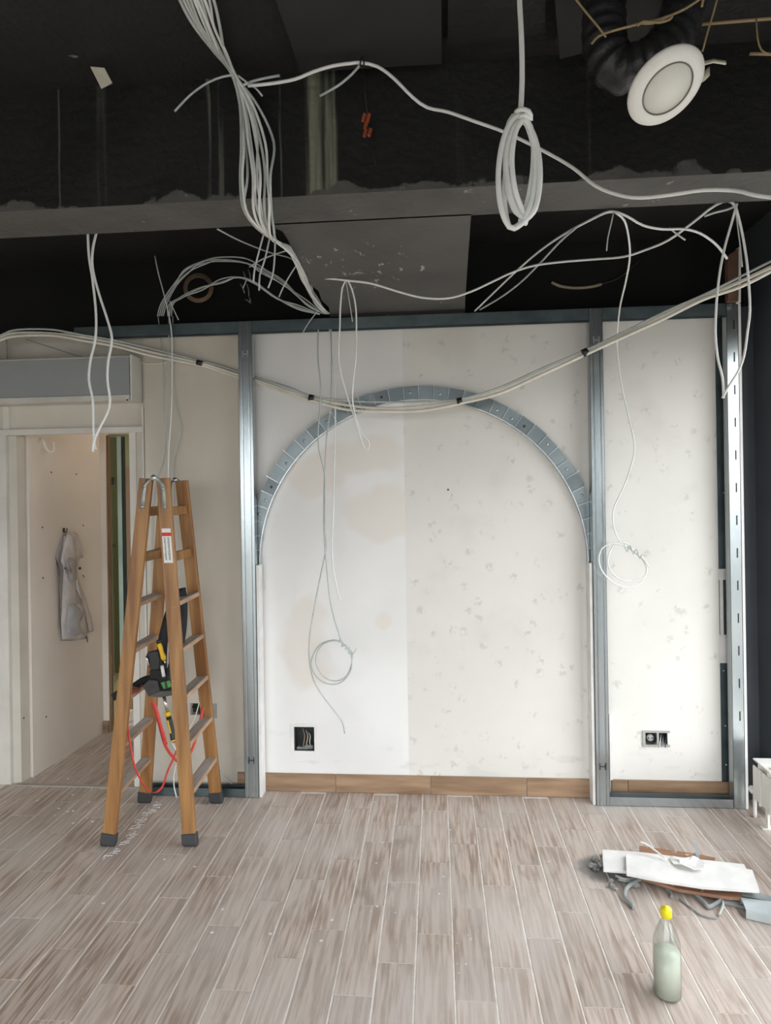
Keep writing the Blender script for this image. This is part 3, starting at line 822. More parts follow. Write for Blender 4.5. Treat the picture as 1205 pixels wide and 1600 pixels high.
# ------------------------------------------------------------------ segmented arch track
AC = Vector(((P(408, 880, 3.235).x + P(917.5, 880, 3.235).x) / 2, 0, 1.170))
RI = (P(917.5, 880, 3.235).x - P(408, 880, 3.235).x) / 2
RO = RI + .069
at = thing('arch_track', (AC.x, 3.235, 1.19), 'segmented steel arch track bent between two studs', 'steel arch')
NS = 36
AY0, AY1 = FY + .053, WY - .004
def rad(a, r, y): return Vector((AC.x + r * math.cos(a), y, AC.z + r * math.sin(a)))
for i in range(NS):
    a0 = PI * i / NS; a1 = PI * (i + 1) / NS
    gap = .0016
    a0 += gap; a1 -= gap
    ro = RO + random.uniform(-.002, .003); ri = RI + .004; y = AY0 + random.uniform(0, .0012)
    m = MB()
    A = [rad(a0, ri, y), rad(a1, ri, y), rad(a1, ro, y), rad(a0, ro, y)]
    m.slab(A, (0, .0013, 0))                                                    # face
    tl = .012 if i % 3 else .018
    m.hexa([rad(a0, ro, y), rad(a1, ro, y), rad(a1, ro + .0012, y), rad(a0, ro + .0012, y), rad(a0, ro + tl * .35, AY1), rad(a1, ro + tl * .35, AY1), rad(a1, ro + tl * .35 + .0012, AY1), rad(a0, ro + tl * .35 + .0012, AY1)])   # flange back
    # folded edge along one side of the segment
    sg = obj('segment', m, M_arch if i % 5 else M_arch2, at)
    f = .0024; fo_ = MB(); rt = ro + (.016 if i % 2 else .006)
    fo_.hexa([rad(a1 - f, ri + .004, y - .005), rad(a1 + .0005, ri + .004, y - .005), rad(a1 + .0005, rt, y - .005), rad(a1 - f, rt, y - .005)] +
             [rad(a1 - f, ri + .004, y - .0005), rad(a1 + .0005, ri + .004, y - .0005), rad(a1 + .0005, rt, y - .0005), rad(a1 - f, rt, y - .0005)])
    obj('fold', fo_, M_steel_bright, sg)
    if i % 2 == 0 or i % 5 == 1:
        q = rad((a0 + a1) / 2 + random.uniform(-.006, .006), (RI + RO) / 2 + random.uniform(-.008, .008), y)
        obj('screw', MB().lathe([(0, -.004), (.004, -.0035), (.0068, -.001), (.007, .0005)], q, (0, 1, 0), 12), M_steel_bright if i % 5 else M_ink, sg)
lip = MB()
n_ = 96
for i in range(n_):
    a0 = PI * i / n_; a1 = PI * (i + 1) / n_
    lip.hexa([rad(a0, RI, AY0 - .004), rad(a1, RI, AY0 - .004), rad(a1, RI + .0035, AY0 - .004), rad(a0, RI + .0035, AY0 - .004),
              rad(a0, RI, AY1), rad(a1, RI, AY1), rad(a1, RI + .0035, AY1), rad(a0, RI + .0035, AY1)])
obj('inner_lip', lip, M_steel_bright, at)

# ------------------------------------------------------------------ things in the wall
wbx = thing('wall_box', ((H1[0] + H1[1]) / 2, WY + .03, H1[2]), 'open dark recess with cut wires above the skirting', 'wall box')
m = MB(); t = .003
m.box((H1[0] + .001, WY + .045, H1[2] + .001), (H1[1] - .001, WY + .048, H1[3] - .001))
for a in (H1[0] + .001, H1[1] - .004): m.box((a, WY + .003, H1[2] + .001), (a + .003, WY + .045, H1[3] - .001))
for z in (H1[2] + .001, H1[3] - .004): m.box((H1[0] + .004, WY + .003, z), (H1[1] - .004, WY + .045, z + .003))
obj('back_box', m, M_hole, wbx)
for k, (x0, x1, x2) in enumerate(((473, 476, 474), (478, 481, 479), (482, 485, 484))):
    obj('wire', MB().tube(spline([P(x0, 1137 + 3 * k, WY + .04), P(x1, 1150, WY + .015), P(x2, 1166 - 3 * k, WY + .012), P(x2 + 3, 1170, WY + .035)], .01), .0038 - .0006 * k, 8), (M_cardboard, M_greyscrap, M_tag)[k], wbx)
obj('rubble', MB().box((H1[0] + .01, WY + .008, H1[2] + .004), (H1[0] + .07, WY + .04, H1[2] + .016)).box((H1[0] + .05, WY + .012, H1[2] + .004), (H1[1] - .01, WY + .03, H1[2] + .024)), M_rubble, wbx, bevel=.003)
sk = thing('double_socket', ((H2[0] + H3[1]) / 2, WY, H2[2]), 'broken double socket low on the right-hand wall bay', 'socket')
fp = MB()
cL = Vector(((H2[0] + H2[1]) / 2, WY - .002, (H2[2] + H2[3]) / 2)); rL = (H2[1] - H2[0]) / 2
fp.box((H2[0] - .012, WY - .007, H2[2] - .010), (H3[1] + .010, WY - .0016, H2[2] + .001)); fp.box((H2[0] - .012, WY - .007, H2[3] - .001), (H3[1] + .010, WY - .0016, H2[3] + .008))
fp.box((H2[0] - .012, WY - .007, H2[2] + .001), (H2[0] + .001, WY - .0016, H2[3] - .001)); fp.box((H2[1] - .001, WY - .007, H2[2] + .001), (H3[0] + .001, WY - .0016, H2[3] - .001))
obj('face_plate', fp, mat('aged_grey_plastic', (.40, .40, .38), (.30, .30, .28), .5), sk)
obj('socket_well', MB().lathe([(rL * .98, -.006), (rL * .94, .002), (rL * .9, .02), (0, .022)], cL, (0, 1, 0), 24), M_rubber, sk)
obj('socket_insert', MB().lathe([(0, .006), (rL * .55, .006), (rL * .62, .009), (rL * .62, .02)], cL, (0, 1, 0), 20), MATS['aged_grey_plastic'], sk)
for sx in (-1, 1): obj('contact_hole', MB().lathe([(0, .0045), (.004, .0045), (.004, .008)], cL + Vector((sx * .010, 0, 0)), (0, 1, 0), 8), M_ink, sk)
m = MB(); m.box((H3[0] + .001, WY + .045, H3[2] + .001), (H3[1] - .001, WY + .047, H3[3] - .001))
for a in (H3[0] + .001, H3[1] - .003): m.box((a, WY + .003, H3[2] + .001), (a + .002, WY + .045, H3[3] - .001))
obj('back_box', m, M_hole, sk)
for k in range(4):
    a = P(1033 + 3 * k, 1147 + k, WY + .04); b = P(1032 + 4 * k, 1158, WY - .006); c2 = P(1030 + 5 * k, 1168 - 2 * (k % 2), WY - .008)
    obj('wire', MB().tube(spline([a, b, c2], .008), .002, 6), (M_cable, M_greyscrap, M_ink, M_cable)[k], sk)
s4 = thing('wall_outlet', ((H4[0] + H4[1]) / 2, WY, H4[2]), 'open wall outlet behind the ladder', 'socket')
m = MB(); m.box((H4[0] + .001, WY + .04, H4[2] + .001), (H4[1] - .001, WY + .042, H4[3] - .001))
obj('back_box', m, M_hole, s4)
q0 = P(317, 1108, WY)
obj('cover_plate', box_mb((q0.x, WY - .004, q0.z - .045), (q0.x + .075, WY - .0005, q0.z + .03)), MATS['aged_grey_plastic'], s4)
obj('wire', MB().tube(spline([P(300, 1104, WY + .035), P(308, 1109, WY - .005), P(312, 1116, WY - .012)], .01), .004, 8), M_blackpl, s4)

# ------------------------------------------------------------------ ladder
NB0, NB1 = Vector((-1.454, 2.695, 0)), Vector((-1.092, 2.713, 0))
FB0, FB1 = Vector((-1.473, 3.085, 0)), Vector((-1.110, 3.100, 0))
NT0, NT1 = Vector((-1.284, 2.755, 1.608)), Vector((-1.206, 2.755, 1.608))
FT0, FT1 = Vector((-1.296, 2.985, 1.602)), Vector((-1.216, 2.985, 1.602))
ld = thing('stepladder', (-1.29, 2.9, 0), 'wooden double-sided stepladder with red webbing straps on the tile floor', 'ladder')
SW, ST = .058, .024
def stile(b, t):
    z0 = .034
    d = (t - b).normalized(); p = b + d * (z0 / d.z)
    return MB().beam(p, t, SW, ST, (1, 0, 0))
def foot(b, t):
    d = (t - b).normalized(); m = MB()
    p = b + d * (.060 / d.z)
    m.beam(b + Vector((0, 0, .0125)), p, SW + .008, ST + .010, (1, 0, 0))
    m.tube([b + Vector((-.033, 0, .014)), b + Vector((.033, 0, .014))], .0135, 12)
    return m
stiles = []
for b, t in ((NB0, NT0), (NB1, NT1), (FB0, FT0), (FB1, FT1)):
    so = obj('stile', stile(b, t), M_ladder, ld, bevel=.002); stiles.append((b, t, so))
    obj('rubber_foot', foot(b, t), M_rubber, ld, bevel=.004)
def on(b, t, z): return b + (t - b) * (z / t.z)
for k in range(7):
    z = .228 + .2055 * k
    for (n, f, tread) in (((NB0, NT0), (FB0, FT0), False), ((NB1, NT1), (FB1, FT1), True)):
        a = on(*n, z) + Vector((0, ST / 2 + .0005, 0)); b = on(*f, z) + Vector((0, -ST / 2 - .0005, 0))
        w_ = .030 if k >= 5 else (.060 if tread else .048)
        th = .040 if k >= 5 else .018
        m = MB(); m.beam(a, b, w_, th, (1, 0, .10 if tread else -.10))
        ro_ = obj('tread' if tread else 'rung', m, M_ladder if k >= 5 else M_rung, ld, bevel=.002)
        if k < 5:
            m2 = MB(); up = Vector((0, 0, th / 2 + .0004)); m2.beam(a + up, b + up, w_ - .006, .0016, (1, 0, .10 if tread else -.10))
            obj('worn_top', m2, M_tread, ro_)
# hinge straps with pivots on the outer face of the near pair, and on the far pair
for yo, T0, T1, B0, B1 in ((-(ST / 2 + .0025), NT0, NT1, NB0, NB1), (ST / 2 + .0025, FT0, FT1, FB0, FB1)):
    o = Vector((0, yo, 0)); piv = (T0 + T1) / 2 + Vector((0, yo - .001, .004))
    hg = obj('hinge', MB().lathe([(0, -.006), (.011, -.004), (.013, 0), (.013, .004), (0, .006)], piv, (0, 1, 0), 16), M_steel_bright, ld)
    for (b, t, s_) in ((B0, T0, -1), (B1, T1, 1)):
        d = (b - t).normalized()
        pts = [piv + Vector((s_ * .002, .001, 0)), piv + Vector((s_ * .018, .001, -.004)), t + o + d * .03, t + o + d * .075, t + o + d * .135]
        obj('strap', MB().strip(pts, [Vector((.5, 0, .85)) * .02 if i < 1 else Vector((.021, 0, 0)) for i in range(len(pts))], .0028), M_strap, hg)
        for dd in (.045, .125):
            obj('screw', MB().lathe([(0, -.0035), (.004, -.003), (.005, 0)], t + o + d * dd + Vector((0, -.0015 if yo < 0 else .0015, 0)), (0, 1 if yo < 0 else -1, 0), 10), M_chrome, hg)
# label on the near right stile
sb, stp, so = stiles[1]
d = (stp - sb).normalized()
def on_face(frac_z, dx, off=.0):
    return on(sb, stp, frac_z) + Vector((dx, -ST / 2 - off, 0))
zt, zb_ = P(258, 826, 2.72).z, P(262, 880, 2.72).z
lb = obj('sticker', MB().slab([on_face(zt, -.020, .0004), on_face(zt, .021, .0004), on_face(zb_, .021, .0004), on_face(zb_, -.020, .0004)], (0, -.0006, 0)), M_paper, ld, label='white warning sticker with a red band')
zr = zt - .018
obj('red_band', MB().slab([on_face(zr, -.020, .0011), on_face(zr, .021, .0011), on_face(zr - .016, .021, .0011), on_face(zr - .016, -.020, .0011)], (0, -.0003, 0)), M_redprint, lb)
ink = MB()
for k in range(24):
    z = zr - .022 - k * .0042
    for xa, xb in ((-.013, -.005), (.003, .012)):
        j = random.uniform(-.002, .002)
        if z > zb_ + .008: ink.slab([on_face(z, xa + j, .0011), on_face(z, xb, .0011), on_face(z - .0022, xb, .0011), on_face(z - .0022, xa + j, .0011)], (0, -.0002, 0))
obj('print', ink, M_ink, lb, kind='stuff')
# red straps slung between the two ladders, near side and far side
def ribbon(name, pxs, wd, material, parent=None, step=.02, wdir=(1, 0, 0), th=.0016, **kw):
    pts = spline([P(*q) for q in pxs], step)
    n = len(pts); wv = []
    for i in range(n):
        t = (pts[min(i + 1, n - 1)] - pts[max(i - 1, 0)]).normalized(); a = Vector(wdir); a = a - t * a.dot(t)
        wv.append(a.normalized() * wd)
    return obj(name, MB().strip(pts, wv, th), material, parent, **kw)
ribbon('strap', [(199, 1131, 2.735), (203, 1160, 2.74), (210, 1195, 2.76), (222, 1222, 2.80), (236, 1238, 2.85), (252, 1232, 2.86), (262, 1205, 2.84), (271, 1185, 2.80), (281, 1160, 2.755)], .009, M_red, ld, label='red webbing strap')
ribbon('strap', [(238, 1094, 3.052), (246, 1120, 3.04), (252, 1145, 3.04), (258, 1164, 3.02), (268, 1180, 2.99), (283, 1191, 2.98), (300, 1172, 3.0), (312, 1130, 3.03), (319, 1096, 3.062)], .013, M_red, ld, label='red webbing strap')
ribbon('strap_end', [(238, 1094, 3.045), (244, 1110, 3.03), (250, 1132, 3.03), (256, 1152, 3.03), (259, 1164, 3.03)], .021, M_red, ld)
for x, y, Y in ((237, 1093, 3.055), (320, 1095, 3.062)):
    obj('bolt', MB().lathe([(0, -.008), (.006, -.007), (.009, -.003), (.009, .004)], P(x, y, Y), (0, 1, 0), 12), M_red, ld)
ribbon('strap_end', [(199, 1085, 2.73), (206, 1081, 2.75), (216, 1078, 2.80), (222, 1071, 2.84)], .016, M_orange, ld, wdir=(0, 0, 1))

# ------------------------------------------------------------------ tool belt and its tools
tbelt = thing('tool_belt', P(262, 1090, 2.83), 'black tool belt with pouches hung from a ladder tread', 'tool belt')
ribbon('belt_strap', [(283, 919, 2.92), (286, 945, 2.90), (284, 985, 2.86), (277, 1020, 2.82), (268, 1048, 2.80), (264, 1075, 2.80)], .042, M_blackfab, tbelt, th=.004, wdir=(1, .4, 0))
ribbon('belt_strap', [(280, 922, 2.96), (270, 945, 2.94), (262, 970, 2.91), (255, 1000, 2.88), (253, 1030, 2.85), (254, 1060, 2.83)], .044, M_blackfab, tbelt, th=.004, wdir=(1, .5, 0))
ribbon('belt_strap', [(176, 1090, 2.92), (192, 1080, 2.90), (206, 1075, 2.87), (225, 1063, 2.85), (240, 1060, 2.84)], .034, M_blackfab, tbelt, th=.004, wdir=(0, 0, 1))
def pouch(name, pxs, Y, depth, material, parent, bev=.004):
    return obj(name, MB().slab([P(x, y, Y) for x, y in pxs], (0, depth, 0)), material, parent, bevel=bev)
pouch('pouch', [(233, 1048), (245, 1046), (268, 1052), (274, 1082), (270, 1086), (238, 1086)], 2.80, .045, M_blackfab, tbelt)
pouch('pouch', [(222, 1072), (233, 1062), (246, 1064), (250, 1082), (232, 1088)], 2.785, .013, M_greyfab, tbelt, .003)
pouch('pouch_rim', [(229, 1088), (250, 1080), (272, 1079), (274, 1086), (250, 1090)], 2.778, .020, mat('pouch_trim', (.10, .098, .092), (.07, .068, .064), .6), tbelt, .003)
pouch('holster', [(228, 1022), (232, 1019), (246, 1016), (250, 1028), (249, 1047), (235, 1048), (231, 1038)], 2.79, .03, M_blackpl, tbelt)
pouch('loop', [(263, 1018), (270, 1014), (272, 1045), (269, 1070), (264, 1070)], 2.795, .012, M_greyfab, tbelt, .003)
obj('tool_clip', MB().tube(spline([P(228, 1025, 2.785), P(230, 1030, 2.78), P(233, 1040, 2.785)], .005), .0035, 8), M_chrome, tbelt)
# yellow screwdriver standing in the belt
sd = thing('screwdriver', P(256, 1035, 2.785), 'yellow screwdriver standing in the tool belt', 'screwdriver')
a, b = P(247, 1000, 2.780), P(257, 1032, 2.782); ax = (b - a)
def along(prof, a, ax): return MB().lathe([(r, h * ax.length) for r, h in prof], a, ax, 16)
obj('handle', along([(0, .12), (.0085, .14), (.0105, .3), (.0095, .6), (.012, .85), (.008, .98), (0, 1.0)], a, ax), M_yellow, sd)
obj('handle_cap', along([(0, -.02), (.009, 0), (.011, .06), (.0102, .16), (.0, .17)], a, ax), M_blackpl, sd)
obj('shaft', along([(0, 1.0), (.004, 1.0), (.004, 1.14), (0, 1.14)], a, ax), M_chrome, sd)
# white pencil, green tape
obj('marker', MB().tube([P(253, 1040, 2.775), P(256, 1057, 2.777)], .0075, 12), M_white, label='short white marker in the tool belt pouch', cat='marker')
tp = thing('tape_measure', P(259, 1076, 2.775), 'green and black tape measure tucked in the pouch', 'tape measure')
obj('case', MB().slab([P(x, y, 2.774) for x, y in ((251, 1067), (265, 1063), (268, 1073), (256, 1077))], (0, .004, 0)), M_green, tp, bevel=.0012)
obj('grip', MB().slab([P(x, y, 2.7725) for x, y in ((257, 1066), (260, 1065), (262, 1075), (258.5, 1076))], (0, .0012, 0)), M_blackpl, tp)
# chisel-like tool hanging below
ch = thing('chisel', P(268, 1160, 2.79), 'black and yellow handled tool hanging from the pouch', 'chisel')
a, b = P(256, 1088, 2.790), P(273, 1160, 2.785); ax = b - a
obj('shaft', along([(0, 0), (.0075, 0), (.006, .34), (0, .34)], a, ax), M_chrome, ch)
obj('collar', along([(0, .33), (.0125, .335), (.0135, .38), (.0125, .43), (0, .43)], a, ax), M_yellow, ch)
obj('handle', along([(0, .43), (.0115, .435), (.0125, .55), (.0115, .72), (.0145, .9), (.0145, .97), (0, 1.0)], a, ax), M_blackpl, ch)
sv = ax.normalized().cross(Vector((0, 1, 0))).normalized()
c_ = a + ax * .62 + Vector((0, -.0125, 0))
obj('grip_inlay', MB().beam(a + ax * .5 + Vector((0, -.0125, 0)) - sv * .002, a + ax * .78 + Vector((0, -.0125, 0)) - sv * .002, .0065, .002, tuple(sv)), M_yellow, ch)
obj('end_ring', along([(.0148, .93), (.0152, .94), (.0152, .955), (.0148, .965)], a, ax), M_yellow, ch)


# ------------------------------------------------------------------ cables
def cable(pts, r, material, label, group=None, step=.025, n=8, cat='cable', name='cable', px=True, parent=None):
    p = []
    last = None
    for q in pts:
        if len(q) == 3: last = q[2]
        p.append((q[0], q[1], last if len(q) == 2 else q[2]))
    # fill Y between given ones by linear interpolation
    idx = [i for i, q in enumerate(pts) if len(q) == 3]
    for a, b in zip(idx, idx[1:]):
        for i in range(a + 1, b):
            t = (i - a) / (b - a); p[i] = (p[i][0], p[i][1], p[a][2] + (p[b][2] - p[a][2]) * t)
    w_ = [P(*q) for q in p]
    return obj(name, MB().tube(spline(w_, step), r, n), material, parent, label if parent is None else None, cat if parent is None else None, group)


# thick bunch that comes in over the beam and runs under the soffit to the wall
rnd = random.Random(3)
starts = [281, 287, 293, 298, 304, 309, 315, 320, 327, 334]
for i, sx in enumerate(starts):
    o = (i - 4.5) / 4.5
    j = lambda s: rnd.uniform(-s, s)
    bow = (-1, -1, 1, -1, 0, .2, 1.6, .4, .9, 1.2)[i]
    fx = (377, 381, 399, 384, 392, 388, 428, 402, 415, 409)[i]; fy = (379, 384, 405, 382, 400, 396, 424, 408, 421, 413)[i]
    pts = [(sx - 22, -60, 1.40), (sx, 0, 1.52 + j(.01)), (sx + (365 - sx) * .27 + j(3), 42, 1.62 + j(.012)), (sx + (365 - sx) * .64 + j(3), 82, 1.74 + j(.012)), (365 + 3 * o, 116, 1.84 + j(.006)),
           (372 + (fx - 372) * .55, 165, 1.865 + j(.01)), (fx, 225 + j(10), 1.862 + j(.02)), ((fx + fy) / 2 + j(5), 275, 1.86 + j(.02)), (fy, 322 + j(4), 1.87 + j(.02)),
           (400 + (fy - 384) * .62 + j(3), 352 + .12 * (fy - 384), 1.93 + j(.015)), (428 + 2.5 * o + j(3), 375 + 2 * o, 2.06 + j(.012)), (450 + j(4), 389 + j(3), 2.22 + j(.01)), (466 + j(4), 414 + j(3), 2.48 + j(.01)), (478 + j(7), 442 + j(4), 2.74 + j(.01)), (495 + j(5), 470 + j(4), 3.0 + j(.01)), (511 + 3.5 * o, 490, 3.142 - .008 * abs(o))]
    cable(pts, .0040, M_cable if i % 3 else M_cable_g, 'white cable in the thick bunch hanging over the beam', 'cables of the thick bunch')
cable([(366, 117, 1.835), (348, 120, 1.84), (325, 129, 1.845), (298, 148, 1.85), (273, 174, 1.85)], .0032, M_cable_g, 'grey loose cable end sticking out left of the bunch over the beam')
cable([(380, 133, 1.835), (395, 127, 1.84), (415, 122, 1.845), (437, 118, 1.85)], .0038, M_cable_g, 'short cable stub pointing right from the bunch over the beam')
cable([(372, 118, 1.82), (385, 128, 1.83), (400, 138, 1.835), (410, 150, 1.84)], .003, M_cable_g, 'tiny loose wire end just below the knot of the bunch')
cable([(388, 134, 1.815), (420, 131, 1.80), (460, 124, 1.79), (490, 112), (520, 103), (548, 99, 1.785), (565, 98, 1.785), (590, 104), (615, 122, 1.79), (645, 152), (668, 168, 1.82), (700, 175), (740, 189), (790, 207, 1.79), (850, 236), (895, 262), (930, 290, 1.70),
       (965, 304), (1000, 309, 1.66), (1050, 304), (1100, 297, 1.6), (1150, 298), (1180, 305), (1225, 311, 1.5)], .0047, M_cable, 'long white cable strung across the black beam to the right')
cable([(563, 101, 1.78), (550, 116, 1.80), (528, 134, 1.82), (500, 150, 1.84)], .0034, M_cable_g, 'grey cable tail hanging left of the ceiling hook')
cable([(566, 88, 1.79), (564, 93, 1.78), (563, 103, 1.775), (567, 106, 1.775), (569, 98, 1.78), (567, 88, 1.79)], .002, M_tape, 'black tie holding the long cable to the ceiling', cat='cable tie', name='cable_tie', step=.006)

# black thread with orange wire connectors
th = thing('connector_string', P(575, 215, 1.89), 'orange wire connectors dangling on black threads before the beam', 'connector')
cable([(566, 104, 1.86), (570, 140, 1.865), (574, 178, 1.89)], .0013, M_tape, '', parent=th, name='thread')
cable([(565, 152, 1.888), (567, 168, 1.89), (569, 180, 1.89)], .0013, M_tape, '', parent=th, name='thread')
cable([(577, 208, 1.888), (582, 235, 1.89), (587, 258, 1.89)], .0013, M_tape, '', parent=th, name='thread')
for x, y in ((569, 184), (576, 184), (572, 196), (571, 208), (578, 207)):
    q = P(x, y, 1.865); m = MB(); m.beam(q + Vector((-.004, 0, -.012)), q + Vector((.003, 0, .012)), .010, .010, (1, 0, 0))
    obj('connector', m, M_orange, th, bevel=.002)

# coiled cable dangling from the ceiling close to the camera
pts = [(811, -60, 1.30), (812, 0, 1.30), (815, 60, 1.30), (816, 120, 1.30), (814, 168, 1.30)]
turns = 4
for k in range(turns * 12 + 7):
    t = 2 * PI * k / 12; tn = k / 12
    lp = int(tn + .5) % 4
    cx = 812 + (-4, 3, -1, 5)[lp]; cy = 266 + (3, -5, 6, -1)[lp]
    rx = (29, 24, 21, 27)[lp]; ry = (88, 82, 84, 76)[lp]
    ph = (.05, -.10, .12, -.04)[lp]
    pts.append((cx + rx * math.sin(t) + ph * ry * math.cos(t) * .9, cy - ry * math.cos(t), 1.30 + (-.012, .004, .012, -.004)[lp] + .006 * math.sin(t + lp)))
pts += [(806, 300, 1.285), (800, 250, 1.283), (806, 205, 1.282), (818, 184, 1.285)]
co = cable(pts, .0054, M_cable, 'coiled white cable dangling from the ceiling before the beam', step=.012, n=10)
cable([(806, 176, 1.288), (814, 171, 1.278), (826, 174, 1.280), (830, 186, 1.290), (822, 180, 1.282), (812, 184, 1.284)], .005, M_cable, '', parent=co, name='wrap', step=.008)

# pair of loose ends at the left
cable([(137, 358, 2.115), (139, 400, 2.12), (145, 440), (150, 490, 2.13), (149, 530), (141, 565), (139, 595), (145, 625), (146, 665), (147, 690), (150, 702, 2.13)], .0043, M_cable, 'left strand of the cable pair hanging by the doorway')
cable([(152, 358, 2.115), (145, 390, 2.10), (145, 420), (155, 460), (168, 500, 2.11), (175, 530), (169, 565), (168, 595), (172, 625), (168, 645), (155, 670), (147, 690), (145, 706, 2.115)], .0043, M_cable, 'right strand of the cable pair hanging by the doorway')

# cables that come over the track and drop behind the ladder
cable([(242, 400, 3.22), (247, 425), (255, 455, 3.17), (263, 488, 3.14), (268, 520, 3.14), (269, 560, 3.15), (268, 640, 3.15), (264, 700, 3.15), (263, 742, 3.15), (264, 790, 3.15)], .0036, M_cable, 'straight white cable dropping from the black void to the ladder top')
cable([(247, 494, 3.235), (250, 520, 3.232), (254, 570), (255, 630), (258, 680), (254, 720), (243, 752), (238, 800), (237, 860), (236, 960, 3.232)], .0028, M_cable_g, 'thin grey cable against the wall left of the ladder top')
cable([(270, 494, 3.235), (271, 540, 3.232), (270, 600), (276, 640), (283, 668), (276, 700), (270, 730), (271, 800), (277, 850), (278, 880), (282, 920, 3.232)], .0028, M_cable_g, 'thin grey cable bowing right above the ladder')
cable([(264, 494, 3.215), (263, 560, 3.20), (259, 600), (258, 640), (262, 700), (262, 745), (261, 800, 3.2)], .0028, M_cable_g, 'thin grey cable in the middle above the ladder')
cable([(268, 1160, 3.03), (275, 1172, 3.03), (276, 1190), (272, 1210), (272, 1228), (276, 1246, 3.06)], .003, M_cable, 'white cable end hanging between the ladder legs')
cable([(312, 1096, 3.2), (305, 1120, 3.2), (298, 1135, 3.2), (293, 1146, 3.2)], .003, M_cable, 'short white cable by the outlet behind the ladder')
cable([(341, 1200, 3.21), (352, 1214, 3.225), (366, 1229, 3.228)], .0022, M_cable_g, 'thin wire leaning in the corner left of the first stud')

# two arcs of cables in the black void
for i in range(4):
    j = lambda s: rnd.uniform(-s, s)
    pts = [(246 + 3 * i, 494, 3.205), (252 + 3 * i, 474, 3.18), (270 + 2 * i, 448 + j(3), 3.08), (292 + j(4), 424 + j(3), 3.0), (318 + j(3), 410 + j(3), 2.95), (345, 405 + j(4), 2.92), (385, 408 + j(5), 2.92), (412 + j(4), 424 + j(4), 2.95), (445, 446 + j(6), 3.0), (478, 472 + j(5), 3.08), (505, 490, 3.142)]
    cable(pts, .0033, M_cable_g, 'grey cable of the upper arc in the black void', 'upper arc cables')
for i in range(3):
    j = lambda s: rnd.uniform(-s, s)
    pts = [(262 + 3 * i, 494, 3.205), (264 + 3 * i, 476, 3.16), (282 + j(4), 465 + j(4), 3.10), (315, 456 + j(9), 3.05), (345 + j(4), 438 + j(5), 3.02), (372, 433 + j(1.5), 3.0), (398, 443 + j(3), 3.02), (432, 465 + j(3), 3.08), (465, 479 + j(4), 3.12), (500, 491, 3.142)]
    cable(pts, .0033, M_cable_g, 'grey cable of the lower arc in the black void', 'lower arc cables')
for k, (a, lb_) in enumerate((([(412, 366, 1.98), (405, 392), (398, 420), (396, 441, 2.0)], 'loose cable tail under the bunch, first from the left'),
                ([(421, 374, 2.03), (414, 405), (406, 430), (405, 454, 2.05)], 'loose cable tail under the bunch, second from the left'),
                ([(430, 374, 2.05), (429, 405), (426, 430), (419, 450, 2.06)], 'loose cable tail under the bunch, third from the left'),
                ([(464, 413, 2.5), (452, 432), (442, 450), (436, 464, 2.55)], 'slanting cable tail by the ragged soffit edge'),
                ([(500, 482, 3.12), (490, 494, 3.13), (480, 508, 3.14), (473, 520, 3.15)], 'loose tail in front of the top track below the bunch'),
                ([(340, 358, 2.12), (375, 376, 2.3), (420, 394, 2.5), (455, 404, 2.6), (470, 420, 2.7)], 'straight thin cable crossing the hole toward the bunch'),
                ([(390, 417, 2.6), (410, 405, 2.5), (440, 394, 2.4), (452, 391, 2.35)], 'short cable rising right into the bunch'),
                ([(385, 438, 3.0), (380, 450, 3.02)], 'tiny tail below the lower arc'),
                ([(265, 470, 3.1), (272, 485, 3.13), (279, 500, 3.15)], 'thin dark tail below the arcs at the left'))):
    cable(a, .0029, M_cable_g, lb_)
cl = MB()
for k in range(5):
    pp_ = [P(310 + (18 + 1.2 * k) * math.cos(t / 16 * 2 * PI), 450 + (17 + 1.3 * k) * math.sin(t / 16 * 2 * PI), 3.20 + .006 * k) for t in range(17)]
    cl.tube(spline(pp_, .02), .0028, 6, cap=False)
obj('wire_coil', cl, M_cardboard, label='small brown wire coil in the black void', cat='wire coil')
pins = MB()
for (x0, y0, x1, y1) in ((380, 424, 384, 440), (388, 421, 391, 436), (376, 444, 382, 458), (386, 444, 389, 462), (389, 463, 391, 473), (384, 468, 392, 474)):
    pins.tube(spline([P(x0, y0, 3.3), P((x0 + x1) / 2 + 1, (y0 + y1) / 2, 3.28), P(x1, y1, 3.29)], .01), .0035, 6)
obj('wall_anchor', pins, M_greyscrap, label='rusty wall anchors in the black void behind the arcs', cat='anchor')

# cable strung under the soffit, loops on the right
cable([(485, 434, 2.66), (512, 435, 2.655), (540, 438, 2.65), (580, 443), (620, 455), (660, 465), (700, 466, 2.7), (735, 456), (770, 440), (800, 426, 2.7), (835, 415), (880, 409), (930, 405, 2.6), (975, 401), (1010, 390), (1045, 375, 2.35), (1085, 346), (1110, 326, 2.16), (1130, 315), (1144, 316, 2.10), (1150, 326, 2.11)], .0044, M_cable,
      'long white cable strung under the grey soffit to the right corner')
cable([(742, 486, 3.14), (775, 454, 3.0), (800, 430, 2.86), (830, 403, 2.7), (860, 380, 2.5), (890, 361, 2.35), (920, 345, 2.2), (945, 333, 2.11), (960, 331, 2.10), (980, 338, 2.12), (1005, 352), (1035, 358, 2.18), (1070, 358), (1095, 365), (1117, 380), (1130, 395, 2.3), (1136, 404, 2.32)], .0042, M_cable,
      'white cable arching over the black void at the right')
cable([(750, 484, 3.14), (785, 463, 3.0), (815, 440, 2.86), (845, 410, 2.66), (875, 378, 2.428), (900, 356, 2.28)], .0038, M_cable_g, 'second cable beside the arching one in the right void')
cable([(959, 332, 2.09), (955, 350), (950, 372), (948, 392, 2.1)], .0022, M_cable_g, 'thin wire end hanging below the arching cable')
